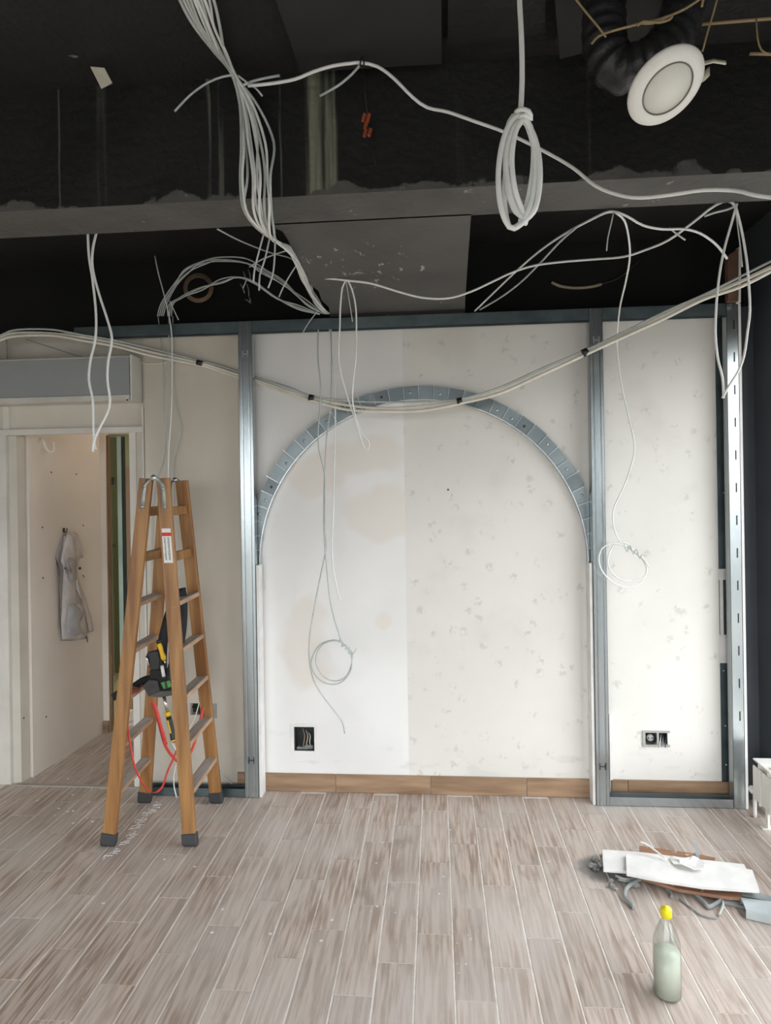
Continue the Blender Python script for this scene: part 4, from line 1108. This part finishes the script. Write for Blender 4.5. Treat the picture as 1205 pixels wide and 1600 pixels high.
cable([(962, 332, 2.09), (976, 345, 2.12), (983, 375, 2.2), (984, 405, 2.3), (978, 440, 2.5), (969, 480, 2.75), (965, 520, 2.95), (965, 550, 3.05), (971, 600, 3.08), (981, 645), (990, 685), (991, 708), (981, 745), (968, 775), (959, 795), (958, 815), (963, 835), (972, 850), (985, 858, 3.09),
       (1000, 870, 3.085), (1010, 885), (1008, 902), (995, 914), (975, 917), (955, 908), (940, 890), (936, 872), (942, 856), (960, 849), (985, 857, 3.075), (1003, 872), (1011, 888), (1006, 902), (985, 908), (965, 903), (951, 885), (952, 865), (962, 850, 3.08), (978, 848), (992, 862, 3.07), (1005, 872), (1014, 886, 3.065)], .0034, M_cable,
      'white cable hanging in the right bay with a coil at its end', step=.018)
cable([(975, 850, 3.075), (980, 862, 3.07), (985, 852), (990, 866, 3.068), (995, 858), (1000, 873, 3.065), (1004, 865)], .0025, M_cable_g, 'twisted tie around the coil in the right bay', cat='cable tie', name='cable_tie', step=.01)
cable([(1152, 318, 2.10), (1143, 350, 2.12), (1133, 385), (1125, 425), (1120, 470), (1118, 520, 2.14), (1121, 555), (1124, 570), (1129, 590), (1131, 622, 2.13)], .0040, M_cable, 'left strand of the cable loop in the right corner')
cable([(1149, 320, 2.09), (1158, 355, 2.10), (1166, 400), (1170, 440), (1172, 485, 2.11), (1168, 520), (1163, 555), (1154, 580), (1140, 602), (1129, 622, 2.12)], .0040, M_cable, 'right strand of the cable loop in the right corner')
cable([(1150, 328, 2.11), (1153, 355), (1157, 385), (1160, 417, 2.12)], .0022, M_cable_g, 'thin wire end between the loop strands in the right corner')
cable([(1150, 322, 2.105), (1135, 328), (1118, 332), (1101, 338, 2.12)], .0034, M_cable_g, 'cable stub pointing left in the right corner')
cable([(1046, 356, 2.2), (1058, 366), (1071, 375, 2.22)], .0028, M_cable_g, 'tiny wire stub below the arching cable')
cable([(862, 441, 3.342), (875, 447), (900, 450), (925, 448), (940, 444, 3.342)], .0075, M_plasbrass, 'short beige conduit stub in the right black void', cat='conduit', name='conduit')
cable([(940, 444, 3.342), (965, 435), (990, 415), (1005, 400, 3.345)], .006, M_duct, 'dark conduit continuing from the beige stub in the void', cat='conduit', name='conduit')

# strands hanging in the arch
cable([(498, 500, 3.19), (497, 525, 3.17), (497, 560, 3.13), (501, 600, 3.10), (500, 640), (497, 675), (499, 705), (507, 740), (508, 790), (508, 830), (510, 855), (503, 890), (495, 930), (486, 980), (483, 1010), (484, 1035), (490, 1062), (503, 1085), (522, 1110), (535, 1128), (539, 1146, 3.10)], .0034, M_cable_g,
      'long grey-white cable in the arch whose tail passes below the coil')
cable([(517, 500, 3.19), (518, 540, 3.15), (518, 600, 3.11), (516, 640), (511, 680), (508, 730), (506, 790), (507, 840), (510, 880), (515, 930), (522, 965), (532, 1000, 3.09), (522, 1000), (502, 1006), (489, 1024), (487, 1042), (497, 1060), (515, 1069), (533, 1066), (547, 1050), (550, 1032), (545, 1014), (530, 1002, 3.08), (512, 1003), (498, 1015), (494, 1035), (505, 1056), (522, 1064), (540, 1058), (549, 1040), (551, 1022), (543, 1010, 3.085)], .0034, M_cable_g,
      'grey-white cable in the arch ending in a round coil', step=.016)
cable([(531, 998, 3.078), (536, 1004, 3.085), (534, 1010), (541, 1008, 3.075), (540, 1015), (547, 1012, 3.085), (544, 1020), (551, 1022, 3.078), (555, 1017), (557, 1013, 3.08)], .0026, M_cable_g, 'twisted tie at the top right of the round coil', cat='cable tie', name='cable_tie', step=.008)
cable([(513, 500, 3.195), (519, 550, 3.15), (523, 600, 3.12), (524, 660), (522, 740), (521, 800), (519, 850), (521, 890), (526, 915), (529, 930), (532, 938, 3.11)], .0034, M_cable, 'white cable in the arch that stops above the coil')
cable([(541, 438, 2.655), (535, 450, 2.66), (532, 480), (531, 515), (529, 550), (532, 580), (540, 610), (547, 632, 2.72), (553, 650), (561, 675), (566, 694), (572, 703), (577, 698), (575, 688), (566, 678, 2.73), (556, 652), (551, 625), (552, 595), (556, 560), (557, 520), (556, 480), (550, 452), (543, 438, 2.655)], .0036, M_cable, 'white cable loop hanging down to the arch from the soffit')
cable([(541, 440, 2.66), (545, 465), (549, 490), (551, 503, 2.68)], .0022, M_cable_g, 'thin wire end inside the loop hanging from the soffit')
cable([(404, 845, 3.24), (409, 870, 3.238), (412, 900, 3.238), (414, 922, 3.24)], .0015, M_cable_g, 'hair-thin wire on the wall at the left foot of the arch')

# long sagging bundle of cream cables tied with black tape
node = [(-40, 545, 3.05), (0, 528, 3.10), (25, 521, 3.11), (80, 520, 3.12), (130, 527, 3.13), (180, 536, 3.16), (240, 551, 3.20), (312, 567, 3.222), (345, 577, 3.234), (385, 589, 3.2355), (420, 600, 3.212), (455, 612, 3.15), (487, 622, 3.13), (540, 632, 3.10), (600, 637, 3.07), (660, 635, 3.04), (718, 627, 3.0), (780, 610, 2.96), (850, 579, 2.90), (914, 551, 2.84), (980, 520, 2.76), (1040, 492, 2.68), (1100, 464, 2.60), (1160, 438, 2.52), (1235, 402, 2.402)]
knots = {7, 12, 16, 19, 22}
for s_ in range(3):
    r2 = random.Random(40 + s_)
    pts = []
    for i, (x, y, Y) in enumerate(node):
        sp_ = 3.4 if i in knots else (7.5 if 12 < i < 16 or i > 22 else 4.6)
        off = (s_ - 1) * sp_ + (0 if i in knots else r2.uniform(-1, 1) * sp_ * .25)
        gap = .0 if 7 <= i <= 11 else (.006 * ((s_ % 2) * 2 - 1))
        pts.append((x, y + off, Y - abs(gap) + gap * .8))
    cable(pts, .0072 if s_ else .0048, M_cable_c if s_ else M_cable_g, ('thin grey cable of the sagging bundle slung across the arch', 'upper thick cream cable of the sagging bundle across the arch', 'lower thick cream cable of the sagging bundle across the arch')[s_], 'sagging bundle cables', step=.03)
for k, (x, y, Y, dx, lb_) in enumerate(((312, 567, 3.215, (1, .22), 'black tape around the bundle left of the first stud'), (487, 622, 3.125, (1, .22), 'black tape around the bundle at the left of the arch'),
                                    (718, 627, 2.995, (1, -.2), 'black tape around the bundle at the right of the arch top'), (914, 551, 2.832, (1, -.45), 'black tape around the bundle before the second stud'))):
    a = P(x - 4 * dx[0], y - 4 * dx[1], Y); b = P(x + 4 * dx[0], y + 4 * dx[1], Y)
    obj('tape_ring', MB().tube([a, b], .0175 if k else .014, 12), M_tape, label=lb_, cat='tape')
cable([(40, 530, 3.20), (90, 546), (128, 558, 3.22)], .0022, M_greyscrap, 'thin dark wire on the cream wall above the grey box')
cable([(200, 551, 3.236), (212, 560, 3.24), (225, 568), (245, 568), (265, 565), (285, 562, 3.23)], .003, M_cable_c, 'thin cream wire sagging right of the grey box')
cable([(10, 528, 3.19), (11, 545, 3.2), (11, 561, 3.2)], .004, M_greyscrap, 'short dark hanger above the grey box at the left edge', cat='hanger', name='hanger')

# ------------------------------------------------------------------ downlight, duct and strings at the top right
vd = ray(1043, 139).normalized(); vr = vd.cross(Vector((0, 0, 1))).normalized(); vu = vr.cross(vd)
Nl = (-vd * .74 + (vr * .57 - vu * .82) * .67).normalized()
lc = P(1043, 139, 1.42)
dl = thing('downlight', lc, 'round white downlight dangling under the ceiling', 'downlight')
RR = .083
obj('rim', MB().lathe([(RR * .64, .004), (RR * .66, .001), (RR * .70, .003), (RR * .84, .000), (RR * .97, -.004), (RR, -.009), (RR * .99, -.013), (RR * .86, -.014), (RR * .80, -.030), (0, -.032)], lc, Nl, 48), M_white, dl)
obj('diffuser', MB().lathe([(RR * .635, -.002), (RR * .62, .0015), (0, .0025)], lc, Nl, 40), M_diff, dl)
obj('gasket', MB().lathe([(RR * .632, .001), (RR * .640, .0042), (RR * .655, .0035), (RR * .662, .0005)], lc, Nl, 40), mat('grey_gasket', (.20, .19, .16), None, .7), dl)
obj('clip', MB().strip([P(1090, 126, 1.45), P(1100, 120, 1.47), P(1108, 112, 1.48)], [Vector((.0, 0, .02))] * 3, .004), M_tag, dl)
obj('clip', MB().strip([P(1095, 100, 1.46), P(1115, 95, 1.48), P(1134, 98, 1.49)], [Vector((0, .004, .010))] * 3, .003), M_tag, dl)
dp = [P(948, -70, 1.62), P(944, 20, 1.60), P(946, 75, 1.585), P(965, 108, 1.575), P(995, 104, 1.57), P(1030, 85, 1.57), P(1060, 40, 1.60), P(1085, -60, 1.62)]
dpts = spline(dp, .006)
obj('flexible_duct', MB().tube(dpts, [.050 + .0035 * math.sin(i * 1.25) for i in range(len(dpts))], 20), M_duct, label='black flexible duct looped behind the white downlight', cat='duct')
cable([(925, 68, 1.50), (935, 57), (955, 49), (985, 41), (1000, 37, 1.50), (1020, 33), (1045, 25), (1070, 14), (1095, -2), (1140, -30, 1.50)], .0028, M_string, 'brown string tied across the black duct', cat='string', name='string')
cable([(893, -10, 1.49), (915, 18), (935, 42), (947, 58, 1.50)], .0024, M_string, 'brown string slanting down left of the black duct', cat='string', name='string')
cable([(1123, -10, 1.5), (1115, 20), (1106, 50), (1098, 80, 1.5)], .0022, M_string, 'brown string dropping to the right of the downlight', cat='string', name='string')
cable([(1100, -8, 1.5), (1097, 10, 1.5)], .0028, M_string, 'short brown string end above the downlight', cat='string', name='string')
cable([(996, 41, 1.49), (1005, 34, 1.485), (1030, 35), (1047, 30), (1050, 24), (1040, 27), (1020, 36), (1000, 36, 1.49)], .003, M_string, 'knot in the string over the black duct', cat='string', name='string')
cable([(1182, 30, 1.70), (1184, 60), (1190, 78), (1200, 84, 1.7)], .0022, M_string, 'thin brown string at the upper right edge', cat='string', name='string')
obj('ceiling_rail', MB().tube([P(1172, 84, 1.74), P(1240, 85, 1.74)], .004, 8), M_string, label='thin brown rod at the upper right edge', cat='rod')
obj('ceiling_rail', MB().tube([P(1085, 39, 1.72), P(1240, 26, 1.72)], .004, 8), M_string, label='thin rusty rod behind the downlight strings', cat='rod')
tg = MB().slab([P(141, 104, 1.79), P(163, 106, 1.79), P(175, 129, 1.80), P(158, 138, 1.80)], (0, .003, 0))
obj('paper_tag', tg, M_tag, label='pale paper tag stuck at the upper left on the beam', cat='tag')
# wooden post end poking out above the right end of the frame
wo = obj('wood_offcut', MB().slab([P(1138, 470, 3.10), P(1137, 400, 3.10), P(1154, 388, 3.10), P(1153, 470, 3.10)], (0, .03, 0)), mat('dull_brown_wood', (.16, .085, .055), (.11, .06, .04), .8, scale=20), label='brown wood offcut upright above the right frame end', cat='offcut')
obj('board_edge', MB().slab([P(1154.5, 472, 3.10), P(1154.5, 386, 3.10), P(1158, 386, 3.10), P(1158, 472, 3.10)], (0, .03, 0)), M_board, wo, label='thin pale board edge')

# ------------------------------------------------------------------ radiator by the right wall
rd = thing('radiator', (1.50, 2.6, 0), 'low white sectional radiator along the right wall', 'radiator')
y1 = 3.05; RZ0, RZ1 = .088, .290; rx0 = P(1176, 1210, 3.05).x; rx1 = rx0 + .085
yy = y1
k = 0
while yy > 1.5:
    m = MB()
    m.box((rx0, yy - .074, RZ0 + .02), (rx0 + .008, yy - .002, RZ1 - .030))
    m.box((rx0 + .008, yy - .044, RZ0), (rx1 - .010, yy - .032, RZ1 - .004)); m.box((rx1 - .010, yy - .070, RZ0 + .02), (rx1, yy - .006, RZ1 - .02))
    m.box((rx0 + .002, yy - .076, RZ1 - .008), (rx1, yy - .000, RZ1))
    so = obj('section', m, M_radiator, rd, bevel=.002)
    m2 = MB(); m2.tube([(rx0 + .045, yy - .078, RZ0 + .03), (rx0 + .045, yy + .0, RZ0 + .03)], .016, 10); m2.tube([(rx0 + .045, yy - .078, RZ1 - .04), (rx0 + .045, yy, RZ1 - .04)], .016, 10)
    obj('header_pipe', m2, M_radiator, so)
    yy -= .08; k += 1
obj('valve', MB().lathe([(0, .0), (.014, .002), (.017, .012), (.017, .03), (.012, .034), (.012, .05)], (rx0 + .017, y1 + .052, RZ0 + .040), (0, -1, 0), 16), M_white, rd)
obj('supply_pipe', MB().tube(spline([(rx0 + .023, y1 + .03, RZ0 + .035), (rx0 + .025, y1 + .035, .06), (rx0 + .025, y1 + .035, .001)], .02), .008, 10), M_white, rd)
for yq in (y1 - .06, y1 - .7, y1 - 1.3):
    m = MB(); m.box((rx0 + .03, yq - .010, .001), (rx0 + .04, yq + .010, RZ0 + .01)); m.box((rx0 + .005, yq - .016, .0005), (rx0 + .065, yq + .016, .004))
    obj('foot', m, M_radiator, rd)
obj('top_clip', MB().box((rx0 + .02, y1 - .14, RZ1 + .0005), (rx0 + .07, y1 - .11, RZ1 + .008)), M_radiator, rd)

# ------------------------------------------------------------------ debris pile
def board(name, pxs, z, th, material, label, cat='board', tilt=None, group=None, bev=.001):
    pts = []
    for q in pxs:
        zz = z if len(q) == 2 else q[2]
        p = PZ(q[0], q[1], zz + th); pts.append(Vector((p.x, p.y, zz)))
    return obj(name, MB().slab(pts, (0, 0, th)), material, label=label, cat=cat, group=group, bevel=bev)
board('fibreboard_strip', [(1000, 1370), (1010, 1366), (1062, 1372), (1110, 1384), (1143, 1389), (1160, 1396), (1158, 1403), (1135, 1401), (1060, 1389)], .016, .012, M_brownpack, 'brown splintered strip sticking out below the white boards', 'wood strip')
board('fibreboard_strip', [(999, 1321), (1040, 1327), (1090, 1334), (1118, 1340), (1113, 1352), (1060, 1350), (1000, 1340)], .020, .014, M_brownpack, 'brown splintered strip behind the white boards', 'wood strip')
board('plasterboard_strip', [(941, 1327), (1000, 1331), (1080, 1341), (1163, 1350), (1170, 1365), (1175, 1380), (1100, 1374), (1000, 1362), (943, 1358)], .036, .012, M_board, 'lower white plasterboard strip, its left end uncovered', 'plasterboard')
board('plasterboard_strip', [(978, 1334), (1002, 1337), (1020, 1341), (1026, 1343), (1032, 1339), (1060, 1341), (1110, 1347), (1176, 1359), (1187, 1391), (1100, 1385), (1040, 1376), (979, 1364)], .0495, .012, M_board, 'upper white plasterboard strip lying on the pile', 'plasterboard')
board('plasterboard_strip', [(1150, 1388), (1178, 1391), (1216, 1404), (1216, 1412), (1160, 1398)], .018, .010, M_greyscrap, 'grey metal strip running to the right edge', 'metal strip')
# torn piece of board lying on top, slightly curled
pz = [(1045, 1337), (1052, 1341), (1065, 1343), (1077, 1340), (1084, 1341), (1092, 1338), (1101, 1352), (1100, 1358), (1085, 1358), (1066, 1354), (1053, 1347)]
top = [PZ(x, y, .075) for x, y in pz]
mbq = MB()
n = len(top)
cen = sum(top, Vector()) / n
ringo = [Vector((p.x, p.y, .066 + .020 * abs(math.sin(i * 1.9)))) for i, p in enumerate(top)]
inn = [cen + (p - cen) * .55 + Vector((0, 0, -.004)) for p in ringo]
v = ringo + inn + [q + Vector((0, 0, -.0035)) for q in ringo]
f = [(i, (i + 1) % n, n + (i + 1) % n, n + i) for i in range(n)] + [tuple(range(n, 2 * n))] + [(i, 2 * n + i, 2 * n + (i + 1) % n, (i + 1) % n) for i in range(n)]
mbq.add(v, f)
obj('torn_board', mbq, M_paper, label='torn white scrap lying on top of the boards', cat='scrap')
# upright metal bit and white stick
obj('metal_bracket', MB().slab([PZ(1088, 1336, .08) + Vector((0, 0, 0)), PZ(1093, 1336, .08), PZ(1089, 1336, .08) + Vector((.004, .01, .05)), PZ(1085, 1336, .08) + Vector((0, .01, .055))], (0.002, .004, 0)).box(PZ(1089, 1337, .075) + Vector((-.008, 0, -.011)), PZ(1089, 1337, .075) + Vector((.010, .012, .004))), M_greyscrap, label='dark metal bit standing up behind the torn scrap', cat='scrap')
cable_pts = lambda q: [PZ(*a) for a in q]
def scrap(q, r, material, label, cat='cable scrap', n=8, name='cable_scrap'):
    pts = [PZ(x, y, z) for x, y, z in q]
    return obj(name, MB().tube(spline(pts, .015), r, n), material, label=label, cat=cat)
scrap([(1001, 1315, .09), (1015, 1322, .082), (1042, 1343, .0705)], .0035, M_cable, 'thin white stick leaning on the boards', 'stick', name='stick')
scrap([(1003, 1372, .02), (988, 1380, .02), (978, 1390, .018), (977, 1402, .012), (985, 1410, .010), (991, 1418, .008)], .0075, M_greyscrap, 'bent grey conduit scrap curling out at the left of the pile')
scrap([(962, 1368, .012), (975, 1373, .012), (990, 1373, .012), (1000, 1368, .014)], .005, M_cable_g, 'pale curved wire scrap at the left front of the pile')
scrap([(966, 1374, .006), (980, 1377, .006), (995, 1376, .006)], .004, M_cable_g, 'short pale wire scrap below the curved one')
scrap([(1074, 1387, .010), (1088, 1398, .010), (1100, 1410, .010), (1107, 1417, .010), (1118, 1412, .010), (1128, 1404, .012), (1116, 1398, .014), (1100, 1394, .016)], .0075, M_greyscrap, 'bent grey conduit scrap in front of the pile')
scrap([(1062, 1405, .004), (1078, 1417, .004), (1094, 1429, .004), (1110, 1434, .004), (1120, 1434, .004)], .003, M_greyscrap, 'thin dark wire scrap on the floor before the pile')
scrap([(1040, 1388, .008), (1048, 1394, .008), (1050, 1402, .008)], .006, M_greyscrap, 'short grey scrap below the brown strip')
scrap([(1129, 1407, .014), (1130, 1415, .012), (1124, 1429, .008)], .0045, M_cable_g, 'small pale hook scrap right of the bent conduit')
# zinc channel offcut at the right edge
zc = MB()
a, b, c2, d2 = PZ(1158, 1404, .03), PZ(1222, 1412, .03), PZ(1222, 1436, .03), PZ(1166, 1423, .03)
for p, q in ((a, b), (d2, c2)):
    zc.hexa([Vector((p.x, p.y, .002)), Vector((q.x, q.y, .002)), Vector((q.x, q.y + .002, .002)), Vector((p.x, p.y + .002, .002)), Vector((p.x, p.y, .032)), Vector((q.x, q.y, .032)), Vector((q.x, q.y + .002, .032)), Vector((p.x, p.y + .002, .032))])
zc.slab([Vector((p.x, p.y, .032)) for p in (a, b, c2, d2)], (0, 0, .0015))
obj('channel_offcut', zc, M_zinc_scrap, label='pale zinc channel offcut at the right of the pile', cat='offcut')
zc = MB()
a, b, c2, d2 = PZ(1130, 1398, .012), PZ(1160, 1404, .012), PZ(1164, 1416, .012), PZ(1130, 1408, .012)
zc.slab([Vector((p.x, p.y, .001)) for p in (a, b, c2, d2)], (0, 0, .010))
obj('metal_offcut', zc, M_greyscrap, label='flat grey metal offcut between conduit and zinc channel', cat='offcut')
# small lumps of rubble at the left end
lump = random.Random(5)
for i in range(26):
    px_ = lump.uniform(922, 948) if i < 16 else lump.uniform(955, 1010); py_ = lump.uniform(1336, 1362) if i < 16 else lump.uniform(1366, 1392)
    q = PZ(px_, py_, 0); s_ = lump.uniform(.005, .014)
    m = MB(); pts = []
    me = bmesh.new(); bmesh.ops.create_icosphere(me, subdivisions=1, radius=s_)
    vs_ = [Vector((v.co.x * lump.uniform(.7, 1.3), v.co.y * lump.uniform(.7, 1.3), v.co.z * lump.uniform(.6, 1))) + q for v in me.verts]
    zmin = min(v.z for v in vs_)
    m.add([v + Vector((0, 0, -zmin + .0003)) for v in vs_], [[v.index for v in f.verts] for f in me.faces]); me.free()
    obj('rubble_lump', m, M_rubble, label='small grey lump of rubble beside the debris pile', cat='rubble', group='rubble lumps by the pile')

# ------------------------------------------------------------------ bottle
bp = PZ(1043, 1554, 0)
bt = thing('bottle', (bp.x, bp.y, 0), 'clear plastic bottle with a yellow cap standing on the floor', 'bottle')
o = (bp.x, bp.y, 0)
body = [(0, .001), (.036, .001), (.040, .006), (.040, .150), (.038, .170), (.030, .195), (.018, .222), (.013, .232), (.013, .248)]
inner = [(.0115, .248), (.0115, .233), (.0165, .222), (.0285, .194), (.0365, .169), (.0385, .15), (.0385, .007), (0, .004)]
obj('body', MB().lathe(body + inner, o, (0, 0, 1), 32), M_plastic_clear, bt)
obj('liquid', MB().lathe([(0, .005), (.0375, .0075), (.0375, .132), (0, .132)], o, (0, 0, 1), 32), M_liquid, bt)
cp = MB().lathe([(.0135, .236), (.0165, .237), (.0165, .258), (.0150, .262), (.006, .263), (.005, .268), (0, .268)], o, (0, 0, 1), 24)
obj('cap', cp, M_capy, bt)

# ------------------------------------------------------------------ jacket on the hallway wall
def cloth(name, pxs, lift, puff, material, parent, seed=0, cuts=3):
    """cloth panel: outline on the hallway wall, puffed with folds, given a real thickness"""
    bm = bmesh.new()
    vs_ = [bm.verts.new(PP(x, y, HP0, HN)) for x, y in pxs]
    fc = bm.faces.new(vs_)
    edge = [vv.co.copy() for vv in vs_]
    bmesh.ops.triangulate(bm, faces=[fc])
    bmesh.ops.subdivide_edges(bm, edges=bm.edges[:], cuts=cuts, use_grid_fill=True)
    bmesh.ops.triangulate(bm, faces=bm.faces[:])
    def dist(p):
        dmin = 9
        for i in range(len(edge)):
            a, b = edge[i], edge[(i + 1) % len(edge)]; ab = b - a
            t = max(0, min(1, (p - a).dot(ab) / ab.length_squared)); dmin = min(dmin, (a + ab * t - p).length)
        return dmin
    for vv in bm.verts:
        d = dist(vv.co); h = min(1, d / .035); h = h * (2 - h)
        s = vv.co.dot(HD)
        fold = .45 * math.sin(s * 70 + vv.co.z * 9 + seed) + .5 * noise.noise(vv.co * 14 + Vector((seed, 0, 0)))
        vv.co += HN * (lift + puff * (h * (.75 + .45 * fold)))
    ext = bmesh.ops.extrude_face_region(bm, geom=bm.faces[:])
    back = [e for e in ext['geom'] if isinstance(e, bmesh.types.BMVert)]
    for vv in back: vv.co -= HN * .0035
    bmesh.ops.recalc_face_normals(bm, faces=bm.faces)
    m = MB(); bm.verts.index_update()
    m.add([vv.co for vv in bm.verts], [[vv.index for vv in ff.verts] for ff in bm.faces], True)
    bm.free()
    return obj(name, m, material, parent)
jk = thing('jacket', PP(115, 1000, HP0, HN), 'greyish white work jacket hanging on the hallway wall', 'jacket')
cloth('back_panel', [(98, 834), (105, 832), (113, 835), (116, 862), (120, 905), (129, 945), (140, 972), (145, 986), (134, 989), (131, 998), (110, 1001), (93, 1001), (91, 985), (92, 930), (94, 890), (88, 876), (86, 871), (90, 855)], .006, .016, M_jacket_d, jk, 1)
cloth('front_panel', [(97, 838), (106, 836), (110, 860), (113, 890), (120, 920), (127, 950), (134, 985), (131, 998), (112, 1000), (94, 999), (92, 975), (94, 925), (96, 890), (92, 875)], .016, .026, M_jacket, jk, 2)
cloth('sleeve', [(103, 831), (114, 833), (118, 845), (122, 862), (125, 871), (118, 873), (116, 886), (111, 884), (109, 860)], .026, .020, M_jacket, jk, 3)
cloth('hood', [(98, 833), (103, 834), (108, 850), (110, 872), (108, 882), (109, 900), (106, 909), (99, 909), (97, 894), (92, 885), (88, 878), (89, 868), (93, 852)], .032, .024, M_jacket, jk, 4)
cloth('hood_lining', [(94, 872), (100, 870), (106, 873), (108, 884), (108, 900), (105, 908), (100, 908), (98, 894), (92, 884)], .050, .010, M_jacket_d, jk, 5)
cloth('lapel', [(109, 908), (112, 905), (116, 920), (119, 935), (116, 934), (111, 922)], .040, .010, M_jacket, jk, 6)
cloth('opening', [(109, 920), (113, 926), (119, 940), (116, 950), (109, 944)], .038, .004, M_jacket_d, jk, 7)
cloth('pocket', [(98, 945), (106, 943), (112, 948), (121, 956), (116, 962), (114, 975), (122, 990), (98, 990), (95, 978)], .040, .012, M_jacket_b, jk, 8)
cloth('side_flap', [(113, 890), (118, 905), (126, 935), (138, 966), (142, 985), (135, 987), (128, 955), (119, 925)], .020, .014, M_jacket, jk, 9)
q = PP(113, 888, HP0, HN) + HN * .05
obj('toggle', MB().lathe([(0, -.006), (.008, -.004), (.009, .002), (.006, .006), (0, .006)], q, HN, 12), M_ink, jk)
q = PP(122, 900, HP0, HN) + HN * .036
obj('toggle', MB().beam(q + Vector((0, -.008, .008)), q + Vector((0, .008, -.008)), .005, .005, (1, 0, 0)), M_greyscrap, jk)
obj('drawcord', MB().tube(spline([PP(131, 994, HP0, HN) + HN * .02, PP(131, 999, HP0, HN) + HN * .022, PP(132, 1003, HP0, HN) + HN * .02], .005), .003, 6), M_ink, jk)
ck = thing('coat_hook', PP(99, 828, HP0, HN), 'black coat hook that holds the jacket', 'hook')
obj('plate', MB().slab([PP(x, y, HP0, HN) + HN * .001 for x, y in ((97.8, 825), (100.6, 825), (100.6, 832), (97.8, 832))], HN * .004), M_blackpl, ck)
obj('prong', MB().tube(spline([PP(99, 831, HP0, HN) + HN * .006, PP(99, 832, HP0, HN) + HN * .014, PP(99, 830, HP0, HN) + HN * .022, PP(99, 825, HP0, HN) + HN * .024], .006), .003, 8), M_blackpl, ck)

# ------------------------------------------------------------------ residue on the floor
sm = random.Random(11)
tr = MB()
node = [(168, 1340), (178, 1333), (188, 1322), (200, 1312), (207, 1302), (214, 1293), (221, 1285), (228, 1275), (236, 1267), (242, 1260), (250, 1252)]
for i in range(len(node) * 4 - 4):
    a, b = node[i // 4], node[min(i // 4 + 1, len(node) - 1)]; t = (i % 4) / 4
    cx = a[0] + (b[0] - a[0]) * t + sm.uniform(-4, 4); cy = a[1] + (b[1] - a[1]) * t + sm.uniform(-2, 2)
    c0 = PZ(cx, cy, 0); rx_ = sm.uniform(.010, .022); an = sm.uniform(0, 3)
    pts = [Vector((c0.x + rx_ * math.cos(an + q * .7), c0.y + rx_ * .8 * math.sin(an + q * .7), .0006)) for q in range(sm.randint(4, 7))]
    tr.tube(spline(pts, .008), .0017, 5)
obj('adhesive_trail', tr, M_smear, label='trail of white adhesive residue under the ladder', cat='residue', kind='stuff')
ch_ = MB()
for i in range(90):
    if i < 30: q = PZ(sm.uniform(20, 210), sm.uniform(1215, 1300), 0)
    else: q = PZ(sm.uniform(150, 1000), sm.uniform(1250, 1480), 0)
    s_ = sm.uniform(.0018, .006)
    ch_.box(q + Vector((-s_, -s_ * .6, .0002)), q + Vector((s_, s_ * .6, s_ * .5)))
obj('plaster_chips', ch_, M_smear, label='scattered white plaster chips on the tile floor', cat='chips', kind='stuff')
obj('threshold_strip', MB().slab([Vector((-2.26, 3.235, .0003)), Vector((-1.56, 3.235, .0003)), Vector((-1.56, 3.262, .0003)), Vector((-2.26, 3.262, .0003))], (0, 0, .004)), mat('worn_threshold', (0.46, 0.42, 0.38), (0.38, 0.34, 0.30), .8), label='pale threshold strip in the doorway floor', cat='threshold')
